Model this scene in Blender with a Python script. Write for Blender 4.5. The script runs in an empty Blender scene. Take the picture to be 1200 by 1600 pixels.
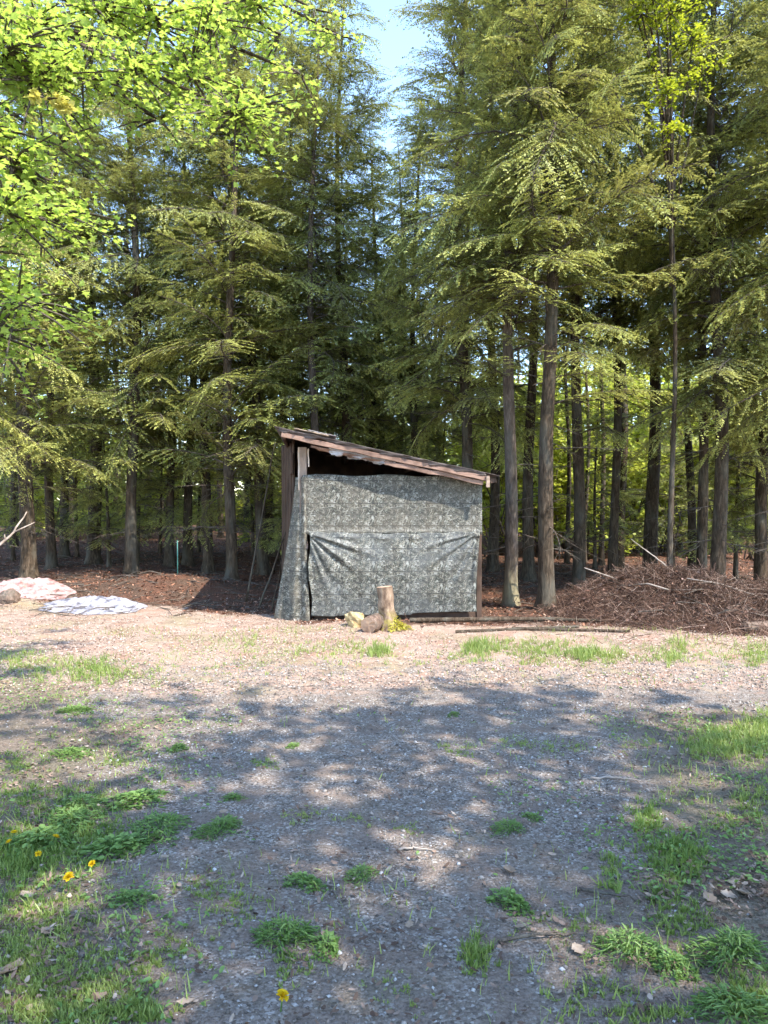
import bpy, math, random
import numpy as np
from mathutils import Vector, Matrix

R = math.radians
S = bpy.context.scene
COL = S.collection
random.seed(7)
RNG = np.random.default_rng(11)

# ------------------------------------------------------------------ camera, sky, sun, exposure
CAM_H, F, HOR = 1.6, 1155.0, 788.0            # focal length in photo pixels, horizon row
cam = bpy.data.cameras.new('camera')
cam.sensor_fit = 'VERTICAL'; cam.sensor_height = 36.0; cam.sensor_width = 27.0
cam.lens = 36.0 * F / 1600.0
cam.clip_start = 0.05; cam.clip_end = 2000
cam_ob = bpy.data.objects.new('camera', cam); COL.objects.link(cam_ob)
cam_ob.location = (0, 0, CAM_H)
cam_ob.rotation_euler = (R(90) - math.atan((800 - HOR) / F), 0, 0)
S.camera = cam_ob

SUN_AZ, SUN_EL = 130.0, 51.0                   # compass style: 0 = +Y (ahead), 90 = +X (right)
to_sun = Vector((math.sin(R(SUN_AZ)) * math.cos(R(SUN_EL)), math.cos(R(SUN_AZ)) * math.cos(R(SUN_EL)), math.sin(R(SUN_EL))))
W = bpy.data.worlds.new('World'); S.world = W; W.use_nodes = True
nt = W.node_tree
sky = nt.nodes.new('ShaderNodeTexSky'); sky.sky_type = 'NISHITA'; sky.sun_disc = False
sky.sun_elevation = R(SUN_EL); sky.sun_rotation = R(SUN_AZ); sky.air_density = 1.0; sky.dust_density = 0.15; sky.ozone_density = 1.6
nt.links.new(sky.outputs[0], nt.nodes['Background'].inputs[0])
nt.nodes['Background'].inputs[1].default_value = 0.15
sl = bpy.data.lights.new('sun', 'SUN'); sl.energy = 2.45; sl.angle = R(0.53); sl.color = (1.0, 0.94, 0.84)
so = bpy.data.objects.new('sun', sl); COL.objects.link(so)
so.rotation_euler = to_sun.to_track_quat('Z', 'Y').to_euler(); so.location = (8, -8, 20)
S.view_settings.view_transform = 'Standard'; S.view_settings.look = 'None'
S.view_settings.exposure = 2.3; S.view_settings.gamma = 1.0
S.view_settings.use_curve_mapping = False
S.render.engine = 'CYCLES'
S.cycles.max_bounces = 5; S.cycles.diffuse_bounces = 3; S.cycles.glossy_bounces = 1; S.cycles.transmission_bounces = 3
S.cycles.use_adaptive_sampling = True; S.cycles.adaptive_threshold = 0.03
S.cycles.caustics_reflective = False; S.cycles.caustics_refractive = False
S.cycles.use_denoising = True

# ------------------------------------------------------------------ helpers
def G(px, py):
    d = CAM_H * F / (py - HOR)
    return ((px - 600) / F * d, d)
def PT(px, py, d):
    return np.array([(px - 600) / F * d, d, CAM_H - (py - HOR) / F * d])

def hash2(ix, iy, seed=0):
    n = (ix.astype(np.int64) * 374761393 + iy.astype(np.int64) * 668265263 + seed * 974711) & 0x7fffffff
    n = (n ^ (n >> 13)) * 1274126177 & 0x7fffffff
    return ((n ^ (n >> 16)) & 0xffff) / 65535.0
def vnoise(x, y, seed=0):
    x = np.asarray(x, float); y = np.asarray(y, float)
    ix = np.floor(x); iy = np.floor(y); fx = x - ix; fy = y - iy
    ix = ix.astype(np.int64); iy = iy.astype(np.int64)
    u = fx * fx * (3 - 2 * fx); v = fy * fy * (3 - 2 * fy)
    a = hash2(ix, iy, seed); b = hash2(ix + 1, iy, seed); c = hash2(ix, iy + 1, seed); d = hash2(ix + 1, iy + 1, seed)
    return (a * (1 - u) + b * u) * (1 - v) + (c * (1 - u) + d * u) * v
def fbm(x, y, seed=0, o=4):
    t = 0; a = 0.5; k = 1.0
    for i in range(o):
        t = t + a * vnoise(x * k, y * k, seed + i); a *= 0.5; k *= 2.03
    return t
def sstep(a, b, x):
    t = np.clip((np.asarray(x, float) - a) / (b - a), 0, 1); return t * t * (3 - 2 * t)
def bump(x, y, cx, cy, rx, ry, h):
    return h * np.exp(-((x - cx) / rx) ** 2 - ((y - cy) / ry) ** 2)

def H(x, y):
    x = np.asarray(x, float); y = np.asarray(y, float)
    z = 0.05 * (fbm(x * 0.7, y * 0.7, 3) - 0.47) * sstep(1, 8, y)
    z = z + 0.35 * sstep(11.5, 22, y) * sstep(1.0, -3.0, x) + 0.15 * sstep(13, 25, y)
    z = z + (fbm(x * 0.55, y * 0.55, 9) - 0.47) * 0.28 * sstep(11.5, 15, y)
    z = z + 0.022 * (fbm(x * 5, y * 5, 5, 3) - 0.45)
    z = z + bump(x, y, -6.0, 12.2, 0.9, 0.8, 0.26) + bump(x, y, -3.9, 13.2, 1.4, 0.8, 0.28)
    z = z + bump(x, y, -0.15, 9.75, 0.7, 0.35, 0.05)
    z = z + bump(x, y, 4.4, 11.2, 1.5, 0.9, 0.30)
    return z
def vn(x, y, seed=0):
    ix = math.floor(x); iy = math.floor(y); fx = x - ix; fy = y - iy
    def h(a, b):
        n = (a * 374761393 + b * 668265263 + seed * 974711) & 0x7fffffff
        n = (n ^ (n >> 13)) * 1274126177 & 0x7fffffff
        return ((n ^ (n >> 16)) & 0xffff) / 65535.0
    u = fx * fx * (3 - 2 * fx); v = fy * fy * (3 - 2 * fy)
    return (h(ix, iy) * (1 - u) + h(ix + 1, iy) * u) * (1 - v) + (h(ix, iy + 1) * (1 - u) + h(ix + 1, iy + 1) * u) * v
def fb(x, y, seed=0, o=4):
    t = 0; a = .5; k = 1.0
    for i in range(o): t += a * vn(x * k, y * k, seed + i); a *= .5; k *= 2.03
    return t
def ss(a, b, x):
    t = min(1, max(0, (x - a) / (b - a))); return t * t * (3 - 2 * t)
def bm(x, y, cx, cy, rx, ry, h): return h * math.exp(-((x - cx) / rx) ** 2 - ((y - cy) / ry) ** 2)
def Hs(x, y):
    x = float(x); y = float(y)
    z = 0.05 * (fb(x * 0.7, y * 0.7, 3) - 0.47) * ss(1, 8, y) + 0.35 * ss(11.5, 22, y) * ss(1.0, -3.0, x) + 0.15 * ss(13, 25, y)
    z += (fb(x * 0.55, y * 0.55, 9) - 0.47) * 0.28 * ss(11.5, 15, y) + 0.022 * (fb(x * 5, y * 5, 5, 3) - 0.45)
    return z + bm(x, y, -6.0, 12.2, .9, .8, .26) + bm(x, y, -3.9, 13.2, 1.4, .8, .28) + bm(x, y, -.15, 9.75, .7, .35, .05) + bm(x, y, 4.4, 11.2, 1.5, .9, .30)

def mesh_np(name, V, Fc, attrs=None, smooth=False):
    """Fc: int array (M,k)"""
    me = bpy.data.meshes.new(name)
    V = np.ascontiguousarray(V, np.float32).reshape(-1, 3); Fc = np.ascontiguousarray(Fc, np.int32)
    M, k = Fc.shape
    me.vertices.add(len(V)); me.vertices.foreach_set('co', V.ravel())
    me.loops.add(M * k); me.loops.foreach_set('vertex_index', Fc.ravel())
    me.polygons.add(M)
    me.polygons.foreach_set('loop_start', np.arange(0, M * k, k, dtype=np.int32))
    me.polygons.foreach_set('loop_total', np.full(M, k, np.int32))
    if smooth: me.polygons.foreach_set('use_smooth', np.ones(M, bool))
    me.update(calc_edges=True)
    for an, av in (attrs or {}).items():
        a = me.attributes.new(an, 'FLOAT', 'POINT'); a.data.foreach_set('value', np.ascontiguousarray(av, np.float32))
    return me
def mesh_py(name, V, Fc, smooth=False):
    me = bpy.data.meshes.new(name); me.from_pydata([tuple(v) for v in V], [], [tuple(f) for f in Fc]); me.update()
    if smooth:
        for p in me.polygons: p.use_smooth = True
    return me
def ob(name, me, mat=None, parent=None, kind=None, loc=None):
    o = bpy.data.objects.new(name, me); COL.objects.link(o)
    if mat is not None:
        if len(me.materials) == 0: me.materials.append(mat)
    if parent is not None: o.parent = parent
    if kind: o['kind'] = kind
    if loc is not None: o.location = loc
    return o
def empty(name, loc=(0, 0, 0), rz=0.0):
    o = bpy.data.objects.new(name, None); COL.objects.link(o); o.empty_display_size = 0.2
    o.location = loc; o.rotation_euler = (0, 0, rz); return o
def tag(o, label, cat, group=None):
    o['label'] = label; o['category'] = cat
    if group: o['group'] = group
    return o

def tubes(paths, sides=6, rough=0.0, seed=1, cap=True):
    """paths: list of (pts(n,3), radii(n)); -> V, quads (caps as degenerate fans closed to a point)"""
    rng = np.random.default_rng(seed); VV = []; FF = []; base = 0
    ang = np.linspace(0, 2 * np.pi, sides, endpoint=False)
    for pts, rad in paths:
        pts = np.asarray(pts, float); rad = np.asarray(rad, float); n = len(pts)
        t = np.gradient(pts, axis=0); t /= np.linalg.norm(t, axis=1)[:, None] + 1e-9
        ref = np.array([0, 0, 1.0]) if abs(t[0, 2]) < 0.9 else np.array([1.0, 0, 0])
        u = np.cross(t, ref); u /= np.linalg.norm(u, axis=1)[:, None] + 1e-9
        v = np.cross(t, u)
        rr = rad[:, None] * (1 + rough * (rng.random((n, sides)) - 0.5))
        ring = pts[:, None, :] + rr[..., None] * (np.cos(ang)[None, :, None] * u[:, None, :] + np.sin(ang)[None, :, None] * v[:, None, :])
        VV.append(ring.reshape(-1, 3))
        i = np.arange(n - 1)[:, None] * sides; j = np.arange(sides)[None, :]; j2 = (j + 1) % sides
        q = np.stack([i + j, i + j2, i + sides + j2, i + sides + j], -1).reshape(-1, 4) + base
        FF.append(q); base += n * sides
        if cap:
            c = np.stack([pts[0], pts[-1]]); VV.append(c)
            jj = np.arange(0, sides, 2)
            if sides % 2 == 0:
                FF.append(np.stack([np.full_like(jj, base), (jj + 2) % sides + base - n * sides, jj + 1 + base - n * sides, jj + base - n * sides], -1))
                o2 = base - sides
                FF.append(np.stack([np.full_like(jj, base + 1), jj + o2, jj + 1 + o2, (jj + 2) % sides + o2], -1))
            base += 2
    return np.concatenate(VV), np.concatenate(FF)

def box_verts(x0, x1, y0, y1, z0, z1, j=0.0):
    v = np.array([[x0, y0, z0], [x1, y0, z0], [x1, y1, z0], [x0, y1, z0], [x0, y0, z1], [x1, y0, z1], [x1, y1, z1], [x0, y1, z1]], float)
    if j: v += (RNG.random(v.shape) - 0.5) * j
    return v
BOXF = [(0, 3, 2, 1), (4, 5, 6, 7), (0, 1, 5, 4), (1, 2, 6, 5), (2, 3, 7, 6), (3, 0, 4, 7)]
def plank(name, a, b, w, t, up, mat, parent, seed=0, warp=0.006, segs=5):
    """board from a to b, width w along 'up' side, thickness t"""
    rng = np.random.default_rng(seed); a = np.array(a, float); b = np.array(b, float)
    d = b - a; L = np.linalg.norm(d); d /= L
    up = np.array(up, float); up -= d * up.dot(d); up /= np.linalg.norm(up); nn = np.cross(d, up)
    V = []; Fc = []
    e = min(0.006, w * .15, t * .2)
    prof = [(-w / 2 + e, -t / 2), (w / 2 - e, -t / 2), (w / 2, -t / 2 + e), (w / 2, t / 2 - e), (w / 2 - e, t / 2), (-w / 2 + e, t / 2), (-w / 2, t / 2 - e), (-w / 2, -t / 2 + e)]
    for i in range(segs + 1):
        p = a + d * L * i / segs + up * (rng.random() - .5) * warp + nn * (rng.random() - .5) * warp
        k = 1 + (rng.random() - .5) * warp * 2
        for (s, q) in prof: V.append(p + up * s * k + nn * q)
    m = len(prof)
    for i in range(segs):
        for j in range(m):
            Fc.append((i * m + j, i * m + (j + 1) % m, (i + 1) * m + (j + 1) % m, (i + 1) * m + j))
    Fc.append(tuple(range(m - 1, -1, -1))); Fc.append(tuple(range(segs * m, segs * m + m)))
    return ob(name, mesh_py(name, V, Fc), mat, parent)

def scatter(tv, tf, pos, rz, tilt, tilt_az, sc):
    """copy a template to positions; returns V,F ; sc (n,) or (n,3)"""
    n = len(pos); sc = np.asarray(sc, float)
    if sc.ndim == 1: sc = np.repeat(sc[:, None], 3, 1)
    v = tv[None] * sc[:, None, :]
    c, s = np.cos(rz)[:, None], np.sin(rz)[:, None]
    v = np.stack([v[..., 0] * c - v[..., 1] * s, v[..., 0] * s + v[..., 1] * c, v[..., 2]], -1)
    ax = np.stack([np.cos(tilt_az), np.sin(tilt_az), np.zeros(n)], -1)[:, None, :]
    ct, st = np.cos(tilt)[:, None, None], np.sin(tilt)[:, None, None]
    axb = np.broadcast_to(ax, v.shape)
    v = v * ct + np.cross(axb, v) * st + axb * (axb * v).sum(-1, keepdims=True) * (1 - ct)
    v = v + np.asarray(pos)[:, None, :]
    Fc = (np.asarray(tf)[None] + (np.arange(n) * len(tv))[:, None, None]).reshape(-1, np.asarray(tf).shape[1])
    return v.reshape(-1, 3), Fc

# ------------------------------------------------------------------ materials
class N:
    def __init__(s, name):
        s.m = bpy.data.materials.new(name); s.m.use_nodes = True; s.t = s.m.node_tree; s.t.nodes.clear()
        s.out = s.n('ShaderNodeOutputMaterial')
    def n(s, ty, ins=None, **kw):
        x = s.t.nodes.new(ty)
        for k, v in kw.items(): setattr(x, k, v)
        for k, v in (ins or {}).items(): s.set(x.inputs[k], v)
        return x
    def set(s, inp, v):
        if isinstance(v, bpy.types.NodeSocket): s.t.links.new(v, inp)
        elif isinstance(v, bpy.types.Node): s.t.links.new(v.outputs[0], inp)
        else: inp.default_value = v
    def attr(s, name): return s.n('ShaderNodeAttribute', attribute_name=name).outputs['Fac']
    def pos(s): return s.n('ShaderNodeNewGeometry').outputs['Position']
    def obj(s): return s.n('ShaderNodeTexCoord').outputs['Object']
    def noise(s, vec, scale, detail=4, rough=.55, dist=0): return s.n('ShaderNodeTexNoise', {'Vector': vec, 'Scale': scale, 'Detail': detail, 'Roughness': rough, 'Distortion': dist}).outputs['Fac']
    def scale(s, vec, v): return s.n('ShaderNodeVectorMath', {0: vec, 1: v}, operation='MULTIPLY').outputs[0]
    def math(s, op, a, b=0.0, c=0.0, clamp=False):
        x = s.n('ShaderNodeMath', operation=op, use_clamp=clamp); s.set(x.inputs[0], a); s.set(x.inputs[1], b)
        if op in ('MULTIPLY_ADD', 'WRAP', 'SMOOTH_MIN'): s.set(x.inputs[2], c)
        return x.outputs[0]
    def ramp(s, fac, stops, interp='LINEAR'):
        x = s.n('ShaderNodeValToRGB', {'Fac': fac}); cr = x.color_ramp; cr.interpolation = interp
        while len(cr.elements) < len(stops): cr.elements.new(0.5)
        for e, (p, c) in zip(cr.elements, stops):
            e.position = p; e.color = (c[0], c[1], c[2], 1) if len(c) == 3 else c
        return x.outputs[0]
    def map(s, fac, a, b, c=0.0, d=1.0, smooth=True):
        return s.n('ShaderNodeMapRange', {0: fac, 1: a, 2: b, 3: c, 4: d}, interpolation_type='SMOOTHSTEP' if smooth else 'LINEAR').outputs[0]
    def mix(s, f, a, b, blend='MIX'):
        x = s.n('ShaderNodeMix', data_type='RGBA', blend_type=blend)
        s.set(x.inputs[0], f); s.set(x.inputs[6], (*a, 1) if isinstance(a, tuple) else a); s.set(x.inputs[7], (*b, 1) if isinstance(b, tuple) else b)
        return x.outputs[2]
    def bump(s, h, st=.5, dist=.01): return s.n('ShaderNodeBump', {'Height': h, 'Strength': st, 'Distance': dist}).outputs[0]
    def surf(s, col, rough=.8, normal=None, spec=.3, trans=None, tf=0.3, sheen=None):
        p = s.n('ShaderNodeBsdfPrincipled', {'Base Color': col if not isinstance(col, tuple) else (*col, 1), 'Roughness': rough, 'Specular IOR Level': spec})
        if normal is not None: s.set(p.inputs['Normal'], normal)
        o = p.outputs[0]
        if trans is not None:
            tr = s.n('ShaderNodeBsdfTranslucent', {'Color': trans})
            o = s.n('ShaderNodeMixShader', {0: tf, 1: o, 2: tr.outputs[0]}).outputs[0]
        s.t.links.new(o, s.out.inputs['Surface']); return s.m

def mat_hemlock():
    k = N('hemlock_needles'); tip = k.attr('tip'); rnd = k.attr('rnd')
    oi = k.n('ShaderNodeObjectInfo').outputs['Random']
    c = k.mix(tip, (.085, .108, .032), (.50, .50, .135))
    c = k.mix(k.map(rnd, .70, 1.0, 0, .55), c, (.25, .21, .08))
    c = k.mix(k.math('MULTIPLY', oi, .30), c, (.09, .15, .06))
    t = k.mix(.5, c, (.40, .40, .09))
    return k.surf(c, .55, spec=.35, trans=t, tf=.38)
def mat_leaf(name, a, b, tr, tf=.45):
    k = N(name); rnd = k.attr('rnd'); c = k.mix(rnd, a, b); t = k.mix(.55, c, tr)
    return k.surf(c, .45, spec=.4, trans=t, tf=tf)
def mat_bark(name, a, b, c3, sc=1.0, moss=None):
    k = N(name); P = k.obj(); oi = k.n('ShaderNodeObjectInfo').outputs['Random']
    v = k.n('ShaderNodeVectorMath', {0: k.scale(P, (26 * sc, 26 * sc, 5.5 * sc)), 1: k.n('ShaderNodeCombineXYZ', {0: k.math('MULTIPLY', oi, 50.)}).outputs[0]}, operation='ADD').outputs[0]
    n1 = k.noise(v, 1.0, 5, .65, .6); n2 = k.noise(k.scale(v, (.18, .18, .3)), 1., 3)
    c = k.ramp(n1, [(.28, a), (.5, b), (.72, c3)])
    c = k.mix(k.map(n2, .45, .7, 0, .5), c, (.13, .125, .10))
    if moss:
        z = k.n('ShaderNodeSeparateXYZ', {0: P}).outputs[2]
        c = k.mix(k.math('MULTIPLY', k.map(z, .1, .9, 1, 0), k.map(n2, .40, .6, .2, .9)), c, moss)
    return k.surf(c, .9, k.bump(n1, .9, .03), spec=.15)
def mat_wood(name, a, b, sc=(60, 60, 5), rough=.8):
    k = N(name); P = k.obj(); oi = k.n('ShaderNodeObjectInfo').outputs['Random']
    v = k.n('ShaderNodeVectorMath', {0: k.scale(P, sc), 1: k.n('ShaderNodeCombineXYZ', {0: k.math('MULTIPLY', oi, 37.), 2: k.math('MULTIPLY', oi, 11.)}).outputs[0]}, operation='ADD').outputs[0]
    n = k.noise(v, 1, 5, .6, .4); n2 = k.noise(P, 3.0, 4)
    c = k.mix(n, a, b); c = k.mix(k.map(n2, .45, .68, 0, .75), c, (a[0] * .45, a[1] * .42, a[2] * .4))
    return k.surf(c, rough, k.bump(n, .5, .006), spec=.25)
def mat_var(name, stops, rough=.85, trans=None, tf=.25, spec=.2):
    k = N(name); c = k.ramp(k.attr('rnd'), stops)
    n = k.noise(k.pos(), 45, 3); c = k.mix(k.map(n, .35, .7, 0, .35), c, (.05, .035, .025))
    return k.surf(c, rough, spec=spec, trans=c if trans else None, tf=tf)

def mat_ground():
    k = N('ground_soil'); P = k.pos()
    n_big = k.noise(P, .8, 5); n_mid = k.noise(P, 6, 5); n_fine = k.noise(P, 60, 4, .7); n_peb = k.n('ShaderNodeTexVoronoi', {'Vector': P, 'Scale': 95.}).outputs
    gr = k.math('ADD', k.math('ADD', k.attr('gravel'), k.math('MULTIPLY', k.math('SUBTRACT', n_mid, .5), 1.6)), k.math('MULTIPLY', k.math('SUBTRACT', k.noise(P, 2.2, 4), .5), 1.6), clamp=True)
    li = k.math('ADD', k.attr('litter'), k.math('MULTIPLY', k.math('SUBTRACT', n_mid, .5), .9), clamp=True)
    fo = k.math('ADD', k.attr('forest'), k.math('MULTIPLY', k.math('SUBTRACT', n_mid, .5), .8), clamp=True)
    stone = k.n('ShaderNodeSeparateColor', {0: n_peb[1]}).outputs[0]
    cg = k.ramp(stone, [(0, (.10, .08, .065)), (.45, (.215, .178, .148)), (.8, (.32, .27, .23)), (1, (.48, .44, .40))])
    cg = k.mix(k.map(n_fine, .45, .7, 0, .55), cg, (.13, .10, .083)); cg = k.mix(k.map(n_mid, .45, .60, 0, .8), cg, k.ramp(n_fine, [(.35, (.12, .085, .065)), (.65, (.27, .205, .165))]))
    cd = k.ramp(n_fine, [(.3, (.085, .062, .048)), (.5, (.185, .138, .105)), (.72, (.33, .26, .205))])
    cd = k.mix(k.map(n_big, .42, .65, 0, .4), cd, (.12, .115, .065))
    cl = k.ramp(n_fine, [(.28, (.20, .125, .085)), (.48, (.37, .265, .20)), (.7, (.52, .42, .34))])
    cl = k.mix(k.map(k.noise(P, 3.1, 4), .46, .66, 0, .55), cl, (.34, .175, .115)); cl = k.mix(k.map(k.noise(P, 1.3, 5), .48, .66, 0, .55), cl, (.27, .235, .125)); cl = k.mix(k.map(k.noise(P, 4.3, 5), .52, .68, 0, .6), cl, k.ramp(n_fine, [(.3, (.12, .075, .05)), (.7, (.33, .24, .18))]))
    cf = k.ramp(n_fine, [(.3, (.035, .019, .013)), (.5, (.115, .056, .036)), (.72, (.24, .125, .082))]); cf = k.mix(k.map(k.noise(P, 1.7, 5), .42, .62, 0, .75), cf, k.ramp(n_fine, [(.35, (.03, .022, .016)), (.7, (.15, .105, .075))]))
    c = k.mix(k.map(gr, .15, .75, 0, .9), cd, cg); c = k.mix(k.map(li, .35, .65), c, cl); c = k.mix(k.map(fo, .35, .65), c, cf)
    h = k.math('ADD', k.math('MULTIPLY', n_fine, 1.0), k.math('MULTIPLY', n_peb[0], -.6))
    return k.surf(c, .95, k.bump(h, .8, .018), spec=.15)

def mat_camo(name, tint, gloss):
    k = N(name); P = k.obj(); xyz = k.n('ShaderNodeSeparateXYZ', {0: P}).outputs
    fx = k.math('WRAP', k.math('ADD', xyz[0], k.math('MULTIPLY', k.noise(P, 3, 2), .03)), .47, 0.0); fz = k.math('WRAP', xyz[2], .31, 0.0)
    v = k.n('ShaderNodeCombineXYZ', {0: fx, 1: fz}).outputs[0]
    n1 = k.noise(v, 15, 4, .6, .8); n2 = k.noise(k.n('ShaderNodeVectorMath', {0: v, 1: (3.7, 1.2, 0)}, operation='ADD').outputs[0], 23, 4, .62, 1.4)
    c = k.ramp(n1, [(.32, (.036, .037, .03)), (.44, (.095, .098, .08)), (.53, (.135, .118, .09)), (.64, (.21, .21, .185))], 'LINEAR')
    c = k.mix(k.map(n2, .50, .57, 0, .92), c, (.022, .021, .018))
    c = k.mix(k.map(n2, .42, .36, 0, .8), c, (.32, .32, .29))
    ln = k.math('ABSOLUTE', k.math('SUBTRACT', k.math('WRAP', k.math('ADD', fz, k.math('MULTIPLY', k.noise(v, 9, 3), .055)), .155, 0.0), .077))
    c = k.mix(k.math('MULTIPLY', k.map(ln, .012, .004, 0, .9), k.map(k.noise(v, 12, 2), .38, .52, 0, 1)), c, (.025, .024, .022))
    br = k.math('ABSOLUTE', k.math('SUBTRACT', k.math('ADD', fx, k.math('MULTIPLY', fz, -.55)), k.math('MULTIPLY', k.noise(v, 7, 2), .22)))
    c = k.mix(k.map(br, .020, .008, 0, .55), c, (.05, .045, .04))
    c = k.mix(k.map(k.noise(P, 2.1, 4), .38, .66, 0, .35), c, tint); c = k.mix(k.map(k.noise(P, 5.0, 4), .5, .7, 0, .5), c, (.055, .055, .048))
    wv = k.noise(P, 9, 4)
    return k.surf(c, gloss, k.bump(wv, .5, .03), spec=.35)

M = {}
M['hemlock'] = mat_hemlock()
M['bark'] = mat_bark('hemlock_bark', (.020, .014, .009), (.062, .044, .029), (.145, .105, .074))
M['bark_pale'] = mat_bark('pale_mossy_bark', (.035, .025, .020), (.10, .075, .058), (.20, .155, .125), moss=(.26, .22, .13))  # paler bark tones, mossy towards the foot
M['twig'] = mat_bark('dead_twigs', (.05, .036, .028), (.11, .085, .068), (.19, .155, .13))
M['maple'] = mat_leaf('maple_leaf', (.20, .31, .045), (.44, .53, .14), (.66, .80, .11), .52)
M['yellow'] = mat_leaf('yellow_leaf', (.50, .46, .10), (.66, .60, .22), (.7, .62, .1), .45)
M['lime'] = mat_leaf('lime_leaf', (.24, .30, .03), (.38, .42, .05), (.55, .60, .03), .5)
M['under'] = mat_leaf('understory_leaf', (.27, .33, .045), (.46, .50, .11), (.7, .72, .09), .5)
M['far'] = mat_leaf('distant_leaf', (.13, .18, .04), (.26, .31, .08), (.45, .5, .08), .5)  # leaf colour lightened so the far wood looks sunlit
M['beech'] = mat_leaf('broad_leaf', (.06, .12, .02), (.10, .17, .03), (.2, .3, .03), .35)
M['grass'] = mat_leaf('grass_blade', (.11, .19, .035), (.33, .37, .11), (.35, .45, .07), .35)
M['weed'] = mat_leaf('weed_leaf', (.10, .19, .042), (.22, .32, .09), (.25, .42, .05), .3)
M['ground'] = mat_ground()
M['camo'] = mat_camo('camo_tarp', (.12, .10, .075), .62)
M['camo_low'] = mat_camo('camo_tarp_sky_tint', (.12, .13, .137), .60)  # bluish tint puts the sky's reflection into the lower tarp's colour
M['camo_side'] = mat_camo('camo_tarp_beige', (.24, .185, .12), .6)  # warmer beige tint for the side flap
M['fascia'] = mat_wood('weathered_red_board', (.12, .068, .05), (.38, .245, .185), (7, 40, 45))
M['post'] = mat_wood('grey_brown_post', (.20, .14, .105), (.36, .27, .21))
M['darkwood'] = mat_wood('dark_brown_board', (.045, .028, .020), (.105, .064, .044))
M['paleedge'] = mat_wood('pale_sawn_edge', (.48, .37, .28), (.62, .50, .40))
M['roofing'] = mat_wood('roofing_felt', (.075, .06, .055), (.14, .11, .10), (40, 40, 40))
M['tatter'] = mat_wood('torn_plastic', (.30, .28, .28), (.44, .41, .41), (20, 20, 20), .5)
M['log'] = mat_bark('log_bark', (.05, .032, .024), (.15, .10, .075), (.30, .21, .165))
M['cutend'] = mat_wood('cut_wood_end', (.33, .20, .13), (.52, .36, .25), (30, 30, 30))
M['pale_stick'] = mat_wood('bleached_stick', (.26, .21, .17), (.40, .33, .28))

# ------------------------------------------------------------------ ground
def axis(lo, hi, step, far, grow=1.22):
    a = list(np.arange(lo, hi + 1e-6, step)); s = step; x = hi
    while x < far: s *= grow; x += s; a.append(x)
    s = step; x = lo; pre = []
    while x > -far: s *= grow; x -= s; pre.append(x)
    return np.array(pre[::-1] + a)
def masks(x, y):
    n = fbm(x * 1.1, y * 1.1, 21) - .47
    edge = .9 * n
    lane = sstep(-.6, .6, x + .55 + .235 * y + 1.6 * edge) * sstep(-.6, .6, .22 + .33 * y - x + 1.6 * edge) * sstep(6.7, 5.6, y)
    cross = sstep(5.3, 5.9, y + edge * .7 - .10 * x * (x < 0) ) * sstep(7.9, 7.1, y - .10 * np.clip(x, 0, 6) + edge) * sstep(-3.0, -1.9, x + edge)
    gravel = np.clip(np.maximum(lane * (.66 + .34 * sstep(2.9, 4.6, y + 2 * edge)), cross), 0, 1)
    litter = sstep(6.6, 7.9, y + edge * 1.6 - .12 * np.clip(x, 0, 6)) * (1 - .0 * x)
    litter = np.maximum(litter, .55 * sstep(5.5, 6.6, y + edge))
    forest = np.where(x < -1.2, sstep(11.3, 12.3, y + edge * 1.2 + .10 * (x + 6)), sstep(9.3, 10.1, y + edge))
    forest = np.where((x < -1.2) & (x > -3.0), sstep(10.4, 11.3, y + edge), forest)
    return gravel, litter, forest
gx = axis(-9, 9, .07, 500); gy = axis(.8, 15, .07, 600)
X, Y = np.meshgrid(gx, gy); fx_, fy_ = X.ravel(), Y.ravel()
Z = H(fx_, fy_)
nx, ny = len(gx), len(gy)
ii = (np.arange(ny - 1)[:, None] * nx + np.arange(nx - 1)[None]).ravel()
mg, ml, mf = masks(fx_, fy_)
me = mesh_np('ground', np.stack([fx_, fy_, Z], -1), np.stack([ii, ii + 1, ii + nx + 1, ii + nx], -1), {'gravel': mg, 'litter': ml, 'forest': mf}, True)
g = ob('ground', me, M['ground'], kind='structure')

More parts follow.
